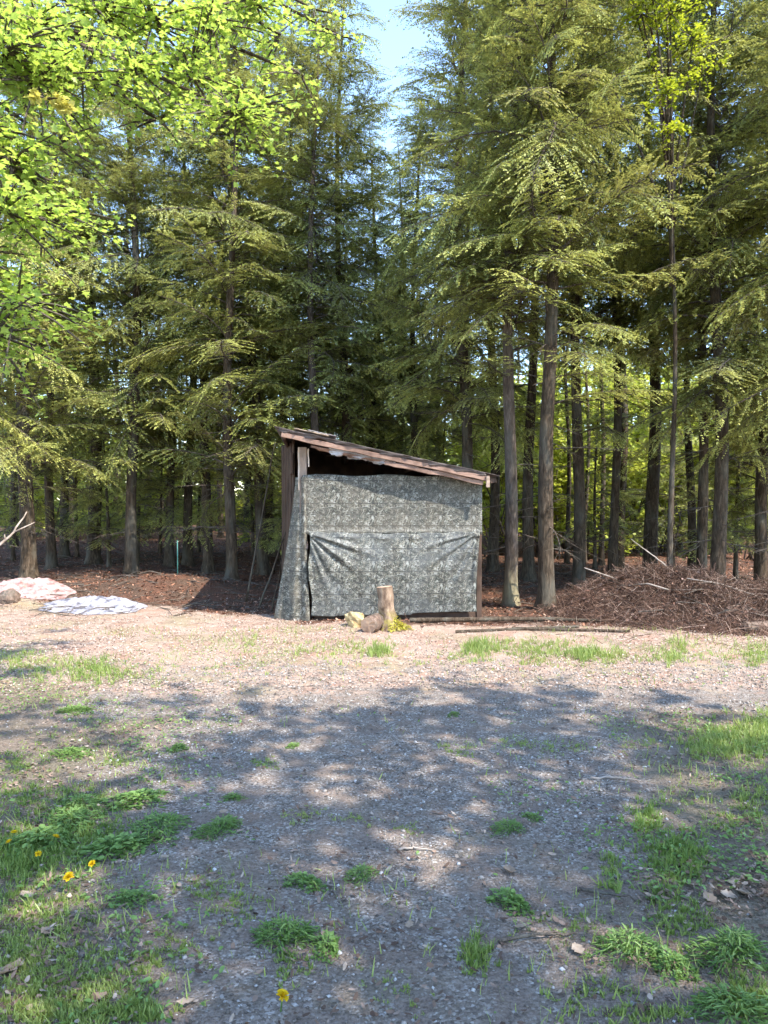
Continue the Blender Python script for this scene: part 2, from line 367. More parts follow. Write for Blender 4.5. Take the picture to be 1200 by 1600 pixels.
# ------------------------------------------------------------------ tree building
def hem_spray(L, seed):
    """one hemlock bough: arching axis, side twigs in loose drooping fans, short needle-covered shoots"""
    r = random.Random(seed); Q = []; tip = []; paths = []
    b1, b2, dr = r.uniform(-.28, .28), r.uniform(-.12, .12), r.uniform(.22, .55)
    def main(t): return np.array([L * t * .96, L * (b1 * t * t + b2 * math.sin(4 * t)), L * (.20 * t - dr * t * t)])
    paths.append((np.array([main(t) for t in np.linspace(0, 1, 6)]), np.linspace(.006 + .006 * L, .0025, 6)))
    def leaf(p, d, ln, w, tp):
        d = d / np.linalg.norm(d)
        n = np.array([r.uniform(-.7, .7), r.uniform(-.7, .7), 1.0]); wv = np.cross(d, n); wv *= w / (np.linalg.norm(wv) + 1e-6)
        m = p + d * ln * .5; Q.append([p, m + wv, p + d * ln, m - wv]); tip.append(tp)
    s = .16
    while s < 1.0:
        p0 = main(s); d0 = main(min(1, s + .03)) - main(s - .03); d0 /= np.linalg.norm(d0)
        for side in (-1, 1):
            if r.random() < .14: continue
            l = (L * .30 + .10) * math.sin(math.pi * min(.96, s * .80 + .16)) ** .8 * r.uniform(.35, 1.15) + .05
            a = R(r.uniform(30, 75)) * side; dz = r.uniform(-.22, .14)
            d = np.array([d0[0] * math.cos(a) - d0[1] * math.sin(a), d0[0] * math.sin(a) + d0[1] * math.cos(a), d0[2] + dz])
            lat = np.array([-d[1], d[0], r.uniform(-.3, .3)]); lat /= np.linalg.norm(lat); cv = r.uniform(.10, .35); tb = r.uniform(-.12, .12)
            if l > .22: paths.append((np.array([p0, p0 + d * l * .55 + np.array([0, 0, -cv * l * .3])]), np.array([.0035, .002])))
            u = .03
            while u < l:
                k = u / l; p = p0 + d * u + np.array([.08 * l * k * k, 0, -cv * l * k * k])
                for sd in (-1, 1):
                    if r.random() < .16: continue
                    ln = r.uniform(.032, .075) * (1.15 - .4 * k)
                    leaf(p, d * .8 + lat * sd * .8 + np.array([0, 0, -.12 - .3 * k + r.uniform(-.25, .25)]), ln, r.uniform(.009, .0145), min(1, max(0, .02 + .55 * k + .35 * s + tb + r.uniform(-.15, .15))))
                u += .034
            leaf(p, d + np.array([0, 0, -.5]), .06, .008, min(1, .75 + r.uniform(-.2, .25)))
        s += .062 / L
    return np.array(Q, np.float32), np.array(tip, np.float32), paths
SPR = {}
for L in (.6, 1.0, 1.5, 2.1):
    SPR[L] = [hem_spray(L, int(L * 100) + i) for i in range(4)]

def make_crown(seed, Ht, cb, Rm, nb, low_dense=1.0, trunk_r=.14):
    """returns (leaf mesh, wood mesh) for a hemlock of height Ht with live crown from cb"""
    r = random.Random(seed); QQ = []; TT = []; RR = []; PP = []
    for i in range(nb):
        f = (i + r.random()) / nb; f = f ** (.92 / low_dense)
        h = cb + (Ht - cb) * f
        prof = (1 - f) ** .62 * (.72 + .28 * min(1, f / .12))
        Lb = max(.35, Rm * prof * r.uniform(.35, 1.2))
        key = min(SPR, key=lambda q: abs(math.log(q / Lb))); q, tp, pth = r.choice(SPR[key]); sc = Lb / key
        az = r.uniform(0, 2 * math.pi); pit = R(r.gauss(3, 17) + 22 * f); roll = R(r.gauss(0, 20))
        Mx = Matrix.Translation((0, 0, h)) @ Matrix.Rotation(az, 4, 'Z') @ Matrix.Rotation(-pit, 4, 'Y') @ Matrix.Rotation(roll, 4, 'X') @ Matrix.Scale(sc, 4)
        A = np.array(Mx); v = q.reshape(-1, 3) @ A[:3, :3].T + A[:3, 3]
        QQ.append(v); TT.append(np.clip(tp + r.uniform(-.22, .22), 0, 1)); RR.append(np.full(len(tp), r.random()))
        for pts, rad in pth: PP.append((pts @ A[:3, :3].T + A[:3, 3], rad * sc))
    V = np.concatenate(QQ); n = len(V) // 4
    T = np.repeat(np.concatenate(TT), 4); Rn = np.repeat(np.concatenate(RR), 4)
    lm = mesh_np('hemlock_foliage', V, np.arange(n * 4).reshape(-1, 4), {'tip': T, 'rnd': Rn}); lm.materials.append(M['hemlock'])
    wv, wf = tubes(PP, 4, cap=False); wm = mesh_np('hemlock_limbs', wv, wf); wm.materials.append(M['twig'])
    return lm, wm
def make_dead(seed, z0, z1, n, Lm):
    r = random.Random(seed); PP = []
    for i in range(n):
        h = r.uniform(z0, z1); az = r.uniform(0, 2 * math.pi); L = Lm * r.uniform(.25, 1.0); el = r.uniform(-.35, .25)
        pts = [np.array([0, 0, h])]; d = np.array([math.cos(az), math.sin(az), el])
        for s in range(4):
            d = d + np.array([r.uniform(-.18, .18), r.uniform(-.18, .18), r.uniform(-.16, .08)]); pts.append(pts[-1] + d * L / 4)
        pts = np.array(pts); PP.append((pts, np.linspace(.011, .0025, 5) * (.6 + .5 * L / Lm)))
        for k in range(r.randint(2, 6)):
            j = r.randint(1, 3); p = pts[j]; dd = d + np.array([r.uniform(-1, 1), r.uniform(-1, 1), r.uniform(-.5, .4)]); l = L * r.uniform(.1, .35)
            PP.append((np.array([p, p + dd * l * .5, p + dd * l + np.array([0, 0, -.05 * l])]), np.array([.004, .003, .0015])))
    v, f = tubes(PP, 3, cap=False); m = mesh_np('dead_branches', v, f); m.materials.append(M['twig']); return m

VAR = {}
for key, args in {'A': (1, 15, 3.1, 2.35, 230), 'B': (2, 15, 4.6, 2.2, 200), 'C': (3, 13, 1.6, 2.25, 200), 'E': (5, 14, 5.4, 1.7, 80), 'P': (6, 5.5, .7, 1.5, 75), 'T': (7, 12, 6.5, 1.0, 45)}.items():
    lm, wm = make_crown(*args)
    VAR[key] = dict(leaf=lm, wood=wm, H=args[1], cb=args[2], dead=make_dead(args[0] + 40, .8, args[2] + 3, 34, 1.3) if key not in 'PT' else None)

def trunk_mesh(rad, Ht, seed, sides=12, sweep=.12, flare=.55):
    r = random.Random(seed); n = 22; zs = np.concatenate([[-.25, 0.0, .08, .2, .45], np.linspace(.8, Ht, n - 5)])
    ph = r.uniform(0, 6); ph2 = r.uniform(0, 6)
    pts = np.stack([sweep * np.sin(zs * .45 + ph) * sstep(0, 4, zs), sweep * np.sin(zs * .38 + ph2) * sstep(0, 4, zs), zs], -1)
    rad_ = rad * (1 - .93 * np.clip(zs / Ht, 0, 1) ** 1.05) * (1 + flare * np.exp(-np.clip(zs, 0, 9) / .16))
    v, f = tubes([(pts, np.maximum(rad_, .006))], sides, rough=.16, seed=seed, cap=False)
    return mesh_np('trunk', v, f, smooth=True)
def tree(name, px, Y, rad, var, Ht, label, group=None, lean=(0, 0), bark='bark', seed=0, dead=True, rot=None):
    x = (px - 600) / F * Y; z = Hs(x, Y); V = VAR[var]; r = random.Random(seed + int(px) * 7 + int(Y * 10))
    t = empty(name, (x, Y, z)); t.rotation_euler = (lean[1], lean[0], 0)
    s = Ht / V['H']
    ob('trunk', trunk_mesh(rad, Ht, seed + int(px)), M[bark], t)
    a = r.uniform(0, 6.28) if rot is None else rot
    for nm, key in (('crown', 'leaf'), ('limbs', 'wood'), ('dead_branches', 'dead')):
        if V[key] is None or (key == 'dead' and not dead): continue
        c = ob(nm, V[key], None, t, 'stuff')
        if key == 'wood': c.parent = cr_; continue
        if key == 'leaf': cr_ = c
        c.scale = (s if key != 'dead' else 1, s if key != 'dead' else 1, s); c.rotation_euler = (0, 0, a)
    return tag(t, label, 'tree', group)

# foreground trees that one can tell apart: photo column, distance, trunk radius, crown, height
FRONT = [
 (798, 11.6, .108, 'B', 14.5, 'tall hemlock with pale mossy trunk foot just right of the shed', (.01, 0), 'bark_pale'),
 (854, 11.0, .122, 'B', 15.5, 'tall brown hemlock trunk at the left end of the brush pile', (0, 0), 'bark'),
 (826, 15.5, .125, 'E', 14.0, 'shaded dark hemlock seen between the two trunks right of the shed', (0, 0), 'bark'),
 (1016, 16.0, .150, 'B', 15.0, 'thick black shaded hemlock trunk rising behind the brush pile', (0, 0), 'bark'),
 (968, 18.0, .110, 'E', 14.0, 'dark hemlock trunk left of the thick black one behind the brush pile', (0, 0), 'bark'),
 (1121, 12.0, .115, 'A', 14.5, 'sunlit reddish hemlock trunk at the right end of the brush pile', (0, 0), 'bark'),
 (1096, 13.2, .095, 'B', 14.0, 'slim reddish hemlock close behind the sunlit trunk by the brush pile', (0, 0), 'bark'),
 (1082, 15.5, .090, 'E', 12.5, 'thin dark hemlock stem between the black trunk and the reddish pair', (0, 0), 'bark'),
 (1190, 14.0, .120, 'C', 13.5, 'dark low-branched hemlock at the far right edge of the view', (0, 0), 'bark'),
 (1275, 11.2, .150, 'A', 15.5, 'hemlock whose boughs reach in over the right edge of the view', (0, 0), 'bark'),
 (726, 14.2, .125, 'A', 15.0, 'tall hemlock rising behind the low end of the shed roof', (0, 0), 'bark'),
 (652, 17.0, .110, 'A', 10.9, 'hemlock behind the middle of the shed roof under the sky gap', (0, 0), 'bark'),
 (494, 15.0, .100, 'B', 13.6, 'hemlock with a pinkish sunlit stem above the high end of the roof', (0, 0), 'bark_pale'),  # paler bark puts the sunlight into this stem's colour
 (449, 17.0, .110, 'A', 13.0, 'dark hemlock just left of the pinkish stem above the shed', (0, 0), 'bark'),
 (44, 14.5, .150, 'C', 13.0, 'thick dark hemlock at the far left edge of the wood', (0, 0), 'bark'),
 (80, 16.0, .100, 'E', 13.0, 'slimmer hemlock right beside the thick dark one at far left', (0, 0), 'bark'),
 (146, 17.0, .150, 'A', 14.5, 'broad dark hemlock with sky holes beside it in the left wood', (0, 0), 'bark'),
 (264, 16.5, .100, 'C', 10.5, 'hemlock with a low sunlit bough above the green stake', (0, 0), 'bark'),
 (293, 17.0, .110, 'E', 13.5, 'straight dark hemlock just right of the green stake', (0, 0), 'bark'),
 (362, 14.3, .110, 'C', 13.2, 'hemlock with sunlit brown trunk standing left of the shed', (0, 0), 'bark'),
 (412, 15.5, .120, 'B', 13.5, 'leaning dark hemlock trunk between the shed and the brown trunk', (-.075, 0), 'bark'),
 (205, 15.2, .120, 'A', 14.0, 'hemlock between the broad dark tree and the green stake', (0, 0), 'bark'),
 (325, 15.8, .110, 'A', 13.5, 'hemlock a little behind and left of the sunlit brown trunk', (0, 0), 'bark'),
 (905, 14.2, .120, 'B', 15.5, 'slim tall hemlock whose crown hangs over the left of the brush pile', (0, 0), 'bark'),
 (770, 17.0, .120, 'A', 15.0, 'hemlock seen through the gap right beside the shed roof end', (0, 0), 'bark'),
 (1240, 13.8, .150, 'A', 15.0, 'hemlock standing beyond the right edge with boughs in view', (0, 0), 'bark'),
 (535, 16.5, .110, 'A', 14.6, 'hemlock left of the sky gap above the shed', (0, 0), 'bark'),
 (625, 19.5, .110, 'A', 11.2, 'hemlock whose tip closes the foot of the sky gap', (0, 0), 'bark'),
 (100, 18.5, .110, 'A', 13.5, 'hemlock farther back between the two leftmost trunks', (0, 0), 'bark'),
 (422, 18.2, .110, 'A', 13.0, 'hemlock farther back between the leaning trunk and the shed', (0, 0), 'bark'),
 (580, 18.0, .100, 'A', 10.9, 'hemlock rising behind the middle of the roof, left of the sky gap foot', (0, 0), 'bark'),
 (958, 15.2, .100, 'B', 15.0, 'slim hemlock rising behind the top of the brush pile', (0, 0), 'bark'),
 (-75, 12.8, .160, 'A', 14.5, 'hemlock whose boughs reach in over the left edge of the view', (0, 0), 'bark'),
]
for i, (px, Y_, rad, var, Ht, lab, lean, bk) in enumerate(FRONT):
    tree('hemlock_tree', px, Y_, rad, var, Ht, lab, lean=lean, bark=bk, seed=i * 13)

MID = {
 'left': ('slender hemlock deep in the shaded left part of the wood', 'hemlocks deep in the left wood', [(205, 20, .1), (320, 21, .1), (230, 24, .11), (180, 27, .12), (110, 22, .12), (20, 20, .12), (345, 26, .1), (60, 28, .12), (-40, 19, .13), (275, 30, .12), (140, 33, .12), (385, 22, .09)]),
 'mid': ('slender hemlock in the wood straight behind the shed', 'hemlocks behind the shed', [(590, 19, .1), (545, 23, .1), (620, 25, .09), (690, 22, .11), (410, 27, .1), (520, 28, .11), (470, 22, .09), (575, 32, .12), (735, 27, .11), (660, 33, .12), (440, 33, .1)]),
 'right': ('slender stem in the sunlit green wood behind the brush pile', 'slender stems behind the brush pile', [(886, 19, .06), (913, 20, .06), (940, 19, .07), (990, 25, .07), (1064, 24, .07), (1150, 24, .1), (775, 24, .08), (860, 27, .08), (925, 29, .08)]),
}
for zone, (lab, grp, lst) in MID.items():
    for i, (px, Y_, rad) in enumerate(lst):
        lim = 11.5 if zone == 'right' else (10.6 if 500 < px < 700 else 13.5)
        tree('hemlock_tree', px, Y_, rad, 'T' if zone == 'right' or (Y_ > 24 and i % 2) else 'E', min(lim, 11.5 + 2.5 * random.random()) if zone != 'mid' else lim * (1 + .012 * max(0, Y_ - 19)), lab, grp, seed=300 + i * 11)

SAP = [(120, 18.5, 4.2, 'young hemlock with low boughs under the left trees'), (215, 17.6, 4.6, 'young hemlock in the middle of the left wood edge'),
       (20, 17.5, 4.4, 'young hemlock at the far left under the thick dark trunk'), (1150, 15.2, 4.2, 'young hemlock filling in behind the right end of the brush pile'), (690, 18, 5.0, 'young dark hemlock just above the low end of the shed roof'), (310, 19, 5.2, 'young hemlock behind the green stake'), (930, 17.5, 4.6, 'young hemlock among the trunks behind the left of the brush pile'), (1052, 17.5, 5.0, 'young hemlock beside the thick black trunk behind the pile'), (1120, 14.4, 4.6, 'young hemlock close behind the reddish trunk by the pile'), (170, 16.2, 3.8, 'small young hemlock in front of the broad dark tree'), (250, 19.0, 4.4, 'young hemlock in shade straight above the green stake'), (445, 15.2, 3.9, 'young hemlock tucked against the left side of the shed'), (500, 18.5, 5.6, 'young hemlock above the high end of the shed roof'), (570, 19.0, 5.4, 'young hemlock above the middle of the shed roof'), (628, 20.5, 6.0, 'young hemlock farther back above the shed roof'), (395, 18.5, 5.2, 'young hemlock behind the leaning dark trunk')]
for i, (px, Y_, Ht, lab) in enumerate(SAP):
    tree('young_hemlock', px, Y_, .045, 'P', Ht, lab, seed=600 + i)

# long low sunlit boughs on the trees at the wood edge
BOUGH = []
for L_, sd in ((2.1, 0), (2.1, 1), (1.5, 2), (2.1, 3)):
    q, tp, pth = SPR[L_][sd]; V = q.reshape(-1, 3); n_ = len(V) // 4
    bm_ = mesh_np('bough', V, np.arange(n_ * 4).reshape(-1, 4), {'tip': np.repeat(np.clip(tp + .15, 0, 1), 4), 'rnd': np.full(n_ * 4, .3)}); bm_.materials.append(M['hemlock'])
    wv, wf = tubes(pth, 4, cap=False); wm_ = mesh_np('bough_wood', wv, wf); wm_.materials.append(M['twig']); BOUGH.append((bm_, wm_))
def bough(fragment, z, az, sc, k, pitch=0, roll=0):
    t = next(o for o in COL.objects if o.get('label', '').find(fragment) >= 0)
    for nm, m in zip(('bough', 'bough_limb'), BOUGH[k % 4]):
        if nm == 'bough_limb': ob(nm, m, None, b, 'stuff'); continue
        b = ob(nm, m, None, t, 'stuff'); b.location = (0, 0, z); b.rotation_mode = 'XYZ'; b.rotation_euler = (R(roll), R(-pitch), R(az)); b.scale = (sc, sc, sc)
for i, (fr, z, az, sc, pitch) in enumerate([
    ('sunlit brown trunk standing left', 3.0, -30, .85, 8), ('sunlit brown trunk standing left', 2.9, -62, .8, 4), ('sunlit brown trunk standing left', 3.3, -120, .9, 6), ('sunlit brown trunk standing left', 4.2, -75, 1.0, 4), ('sunlit brown trunk standing left', 4.6, -160, .9, 0),
    ('sunlit brown trunk standing left', 3.15, -38, 1.15, 8), ('sunlit brown trunk standing left', 3.05, -50, 1.05, 10), ('brown hemlock trunk at the left end', 3.0, -15, .8, 6), ('brown hemlock trunk at the left end', 3.6, -75, .75, 6), ('thick black shaded hemlock', 3.2, -100, 1.0, 4), ('thick black shaded hemlock', 3.8, -50, 1.0, 4), ('dark hemlock trunk left of the thick', 3.4, -90, 1.0, 4), ('slim tall hemlock whose crown', 3.0, -80, 1.0, 4), ('slim tall hemlock whose crown', 3.6, -30, 1.0, 4), ('slim tall hemlock whose crown', 4.2, -120, 1.0, 4),
    ('pale mossy trunk foot', 3.50, -110, 0.70, 8),
    ('pale mossy trunk foot', 4.00, -20, 0.80, 8),
    ('pale mossy trunk foot', 4.40, -100, 0.90, 4),
    ('pale mossy trunk foot', 5.00, -170, 0.90, 4),
    ('pale mossy trunk foot', 5.30, -80, 0.90, 4),
    ('brown hemlock trunk at the left end', 4.00, -60, 0.80, 6),
    ('brown hemlock trunk at the left end', 4.70, -20, 0.90, 4),
    ('brown hemlock trunk at the left end', 4.90, -95, 0.90, 4),
    ('brown hemlock trunk at the left end', 3.90, -165, 0.70, 6),
    ('brown hemlock trunk at the left end', 5.30, -140, 0.90, 4),
    ('rising behind the low end', 3.20, -40, 0.90, 4),
    ('rising behind the low end', 3.90, -110, 0.90, 4),
    ('seen between the two trunks', 3.00, -90, 0.90, 4),
    ('seen between the two trunks', 3.60, -60, 0.90, 4),
    ('hemlock left of the sky gap', 3.60, -90, 1.00, 4),
    ('hemlock left of the sky gap', 4.40, -50, 1.00, 4),
    ('hemlock left of the sky gap', 4.00, -130, 1.00, 4),
    ('under the sky gap', 4.20, -80, 1.00, 4),
    ('low sunlit bough above the green stake', 2.3, -80, .95, 6), ('low sunlit bough above the green stake', 2.4, -140, .95, 6), ('low sunlit bough above the green stake', 2.2, -20, .8, 6), ('low sunlit bough above the green stake', 3.4, -70, 1.0, 4), ('low sunlit bough above the green stake', 4.2, -110, 1.1, 4),
    ('between the broad dark tree', 2.2, -90, .9, 8), ('between the broad dark tree', 2.7, -150, 1.0, 6), ('between the broad dark tree', 3.2, -45, 1.0, 4),
    ('thick dark hemlock at the far left edge', 2.4, -60, 1.0, 5), ('thick dark hemlock at the far left edge', 2.9, -15, 1.1, 5), ('thick dark hemlock at the far left edge', 3.6, -100, 1.0, 5),
    ('sunlit reddish hemlock trunk at the right', 2.2, -20, .75, 6), ('sunlit reddish hemlock trunk at the right', 2.6, -75, .8, 6), ('sunlit reddish hemlock trunk at the right', 2.9, -150, .9, 6), ('sunlit reddish hemlock trunk at the right', 3.3, -105, .9, 4), ('sunlit reddish hemlock trunk at the right', 3.5, -40, .9, 4),
    ('slim reddish hemlock close behind', 3.2, -120, .9, 4), ('dark low-branched hemlock at the far right', 2.6, -110, 1.0, 4), ('dark low-branched hemlock at the far right', 3.2, -150, 1.1, 4),
    ('brown hemlock trunk at the left end', 3.4, -30, .7, 6), ('brown hemlock trunk at the left end', 4.4, -120, .9, 6), ('pale mossy trunk foot', 4.3, -150, .9, 6), ('pale mossy trunk foot', 4.9, -60, .9, 6), ('rising behind the low end', 3.6, -80, .9, 4), ('rising behind the low end', 4.2, -140, 1.0, 4), ('pinkish sunlit stem', 3.9, -70, .9, 4), ('leaning dark hemlock trunk', 3.6, -60, .9, 4)]):
    bough(fr, z, az, sc, i, pitch, (i * 37) % 40 - 20)

# ------------------------------------------------------------------ broad-leaved foliage
LEAF_V = np.array([[0, 0, 0], [.28, .34, .07], [.72, .30, .05], [1, 0, -.06], [.72, -.30, .05], [.28, -.34, .07]], float)
LEAF_F = np.array([[0, 3, 2, 1], [0, 5, 4, 3]])
MAPLE_V = np.array([[0, 0, 0], [.10, .48, .05], [.42, .26, .06], [.62, .52, .02], [.64, .18, .05], [1, 0, -.08], [.64, -.18, .05], [.62, -.52, .02], [.42, -.26, .06], [.10, -.48, .05]], float)
MAPLE_F = np.array([[0, 4, 2, 1], [2, 4, 3, 2][:4], [0, 5, 4, 4][:4]])
MAPLE_F = np.array([[0, 2, 1, 1], [0, 5, 4, 2], [2, 4, 3, 3], [0, 9, 8, 8], [0, 8, 6, 5], [8, 7, 6, 6]])
MAPLE_F = np.array([[0, 5, 4, 2], [0, 8, 6, 5], [0, 2, 1, 0], [2, 4, 3, 2]][:2])
MAPLE_T = np.array([[0, 2, 1], [0, 4, 2], [2, 4, 3], [0, 5, 4], [0, 6, 5], [0, 8, 6], [8, 7, 6], [0, 9, 8]])

def leaf_cloud(name, centers, rad, n_each, size, mat, tv=LEAF_V, tf=LEAF_F, seed=0, flat=.6, twigs=True, spread=1.0):
    rng = np.random.default_rng(seed); P = []; PP = []
    for ci, c in enumerate(centers):
        c = np.asarray(c, float); rr = rad[ci] if np.ndim(rad) else rad; n = n_each[ci] if np.ndim(n_each) else n_each
        nt_ = max(3, int(n / 22))
        for k in range(nt_):
            d = rng.normal(size=3); d[2] *= flat; d /= np.linalg.norm(d); L = rr * rng.uniform(.55, 1.15)
            e = c + d * L + np.array([0, 0, -.12 * L]); st = c + d * L * .08
            if twigs: PP.append((np.array([st, (st + e) / 2 + np.array([0, 0, .04 * L]), e]), np.array([.007, .005, .002]) * (1 + rr)))
            m = int(n / nt_); t = rng.uniform(.15, 1.05, m)[:, None]
            P.append(st + (e - st) * t + rng.normal(size=(m, 3)) * rr * .085 * spread)
    P = np.concatenate(P); n = len(P)
    V, Fc = scatter(tv, tf, P, rng.uniform(0, 6.28, n), np.abs(rng.normal(.35, .45, n)), rng.uniform(0, 6.28, n), size * rng.uniform(.6, 1.25, n))
    m = mesh_np(name, V, Fc, {'rnd': np.repeat(np.clip(rng.normal(.5, .36, n), 0, 1), len(tv))}); m.materials.append(M[mat])
    wm = None
    if twigs:
        wv, wf = tubes(PP, 3, cap=False); wm = mesh_np(name + '_twigs', wv, wf); wm.materials.append(M['twig'])
    return m, wm

# overhanging maple on the left: trunk outside the view, limbs reaching in
tr = np.array([-4.6, 3.6, 0.0])
mt = empty('maple_tree', (tr[0], tr[1], Hs(tr[0], tr[1])))
tag(mt, 'broadleaf tree with bright green sunlit boughs hanging in at top left', 'tree')
ob('trunk', trunk_mesh(.17, 8.5, 77, sweep=.2), M['bark'], mt)
tg = [(60, 40, 4.3), (150, 20, 4.6), (240, 40, 4.8), (330, 40, 5.0), (300, 120, 4.9), (370, 180, 4.8), (210, 110, 4.6), (130, 120, 4.4), (60, 130, 4.2), (440, 60, 5.4), (490, 20, 5.7), (530, 60, 5.8), (250, 190, 4.9),
      (20, 260, 4.1), (70, 330, 4.2), (10, 330, 3.9), (30, 470, 4.0), (-10, 520, 3.9), (10, 80, 4.0), (-40, 200, 4.0), (-60, 400, 3.9), (400, 10, 5.2), (90, 230, 4.6), (535, -10, 6.2), (470, 120, 5.6)]
cs = [PT(*t) - tr for t in tg]
nl = [600] * len(cs)
for i in (9, 10, 11, 23, 24): nl[i] = 120
for i in (12, 22): nl[i] = 220
lm, wm = leaf_cloud('maple_leaves', cs, [.36 if t[0] > 420 else .42 for t in tg], nl, .040, 'maple', MAPLE_V, MAPLE_T, seed=5, flat=.45)
ob('crown', lm, None, mt, 'stuff'); ob('twigs', wm, None, mt, 'stuff')
limbs = []
hub = [np.array([0, 0, 3.2]), np.array([0, 0, 4.4]), np.array([.05, .05, 5.4])]
for i, c in enumerate(cs):
    h = hub[0] if c[2] < 3.6 else (hub[1] if c[2] < 5 else hub[2]); r = random.Random(i)
    mid = h * .45 + c * .55 + np.array([0, 0, .22 + r.uniform(-.15, .15)]); q = h * .75 + c * .25 + np.array([0, r.uniform(-.15, .15), .14])
    limbs.append((np.array([h, q, mid, mid * .4 + c * .6 + np.array([0, 0, .06]), c]), np.array([.045, .034, .024, .015, .008])))
v, f = tubes(limbs, 6, rough=.15, seed=3); ob('limbs', mesh_np('maple_limbs', v, f, smooth=True), M['bark'], mt, 'stuff')
yc = [PT(75, 158, 3.95) - tr, PT(105, 168, 3.95) - tr]
lm, wm = leaf_cloud('yellow_leaves', yc, .12, 60, .042, 'yellow', MAPLE_V, MAPLE_T, seed=15, flat=.4)
y_ = ob('yellow_spray', lm, None, mt, 'stuff'); y_['label'] = 'cluster of yellow leaves on a maple bough'
ob('twigs', wm, None, mt, 'stuff')

# lime broadleaf tree behind, top right
LX, LY = (1047 - 600) / F * 11.2, 11.2
lt_ = empty('broadleaf_tree', (LX, LY, Hs(LX, LY)))
tag(lt_, 'slim yellow-green broadleaf tree showing among hemlock tops at top right', 'tree')
ob('trunk', trunk_mesh(.045, 10.2, 91), M['bark'], lt_)
b0 = np.array([LX, LY, 0])
cs = [PT(1015, 20, 10.3), PT(1045, 60, 10.4), PT(990, -20, 10.4), PT(1080, 100, 10.3), PT(1095, 150, 10.3), PT(1040, 180, 10.3), PT(1050, 235, 10.4), PT(1000, 60, 10.6), PT(975, 10, 10.5), PT(1030, -40, 10.6), PT(950, 160, 10.6), PT(1020, 140, 10.8)]
cs = [c - b0 for c in cs]
lm, wm = leaf_cloud('lime_leaves', cs, [.46, .44, .44, .36, .32, .36, .30, .40, .40, .44, .24, .28], [620, 540, 520, 360, 260, 340, 220, 340, 380, 480, 120, 160], .052, 'lime', seed=25, flat=.6)
ob('crown', lm, None, lt_, 'stuff'); ob('twigs', wm, None, lt_, 'stuff')
v, f = tubes([(np.array([[0, 0, max(4.5, c[2] - 2.0)], [c[0] * .5, c[1] * .5, c[2] - .9], c]), np.array([.028, .018, .007])) for c in cs], 5)
ob('limbs', mesh_np('lime_limbs', v, f), M['bark'], lt_, 'stuff')

# sunlit understory saplings beyond the trunks
USH = []
for sd in range(3):
    rng = np.random.default_rng(50 + sd)
    cs = [np.array([rng.normal(0, .75), rng.normal(0, .75), rng.uniform(.4, 4.2)]) for _ in range(22)]
    lm, wm = leaf_cloud('understory_leaves', cs, .6, 260, .11, 'under', seed=60 + sd, flat=.5)
    v, f = tubes([(np.array([[rng.normal(0, .25), rng.normal(0, .25), -.1], c * np.array([.55, .55, .5]), c]), np.array([.025, .017, .006])) for c in cs[:9]], 4)
    sm = mesh_np('understory_stems', v, f); sm.materials.append(M['twig']); USH.append((lm, wm, sm))
def shrub(x, Y_, sc, k, lab, grp, name='leafy_sapling'):
    t = empty(name, (x, Y_, Hs(x, Y_)), random.uniform(0, 6)); sc *= 1.2; t.scale = (sc, sc, sc)
    for nm, m in zip(('crown', 'twigs', 'stems'), USH[k % 3]): ob(nm, m, None, t, 'stuff')
    return tag(t, lab, 'sapling', grp)
k = 0
for (px, Y_, sc) in [(772, 21, 1.0), (800, 24, 1.1), (842, 22, 1.0), (890, 23.5, 1.15), (905, 21, .8), (935, 25, 1.2), (985, 22.5, 1.0), (1000, 26, 1.2), (1045, 23, 1.05), (1075, 21, .9), (1100, 25, 1.2), (1140, 22, 1.0), (1180, 20, .9), (870, 28, 1.3), (960, 30, 1.4), (1060, 30, 1.4), (1150, 28, 1.3), (780, 30, 1.3), (1230, 24, 1.2)]:
    shrub((px - 600) / F * Y_, Y_, sc, k, 'sunlit bright green leafy sapling beyond the trunks right of the shed', 'leafy saplings right of the shed'); k += 1
for (px, Y_, sc) in [(15, 24, 1.0), (85, 26, 1.1), (160, 28, 1.0), (205, 24, .7), (250, 29, 1.0), (330, 30, 1.0), (425, 19, .55), (400, 30, 1.0), (560, 33, 1.1), (480, 34, 1.1), (640, 32, 1.1)]:
    shrub((px - 600) / F * Y_, Y_, sc, k, *(('green leafy sapling deep in the wood left of the shed', 'leafy saplings in the left wood') if px < 450 else ('green leafy sapling deep in the wood straight behind the shed', 'leafy saplings behind the shed'))); k += 1

# far wood closing the view
rng = np.random.default_rng(88)
cs = []; 
for i in range(800):
    x = rng.uniform(-48, 48); yy = rng.uniform(42, 60); cs.append((x, yy, 13 * rng.random() ** 1.7 + .4 if abs(x - 1.2) > 1.5 else rng.uniform(.5, 10)))
for i in range(420): cs.append((rng.uniform(-30, 30), rng.uniform(36, 42), .3 + 5.0 * rng.random() ** 1.4))
lm, _ = leaf_cloud('far_wood_leaves', cs, 1.9, 110, .38, 'far', seed=90, flat=.8, twigs=False)
fw = ob('distant_wood', lm, None, None, 'stuff'); tag(fw, 'far-off mass of woodland foliage closing the view between the trunks', 'woodland')
PPt = []
for i in range(150):
    x = rng.uniform(-40, 40); yy = rng.uniform(34, 58); PPt.append((np.array([[x, yy, -.2], [x + rng.normal(0, .2), yy, 6], [x + rng.normal(0, .3), yy, 13]]), np.array([.16, .12, .04]) * rng.uniform(.6, 1.3)))
v, f = tubes(PPt, 6, cap=False); dm = ob('distant_trunks', mesh_np('distant_trunks', v, f), M['bark'], fw, 'stuff')

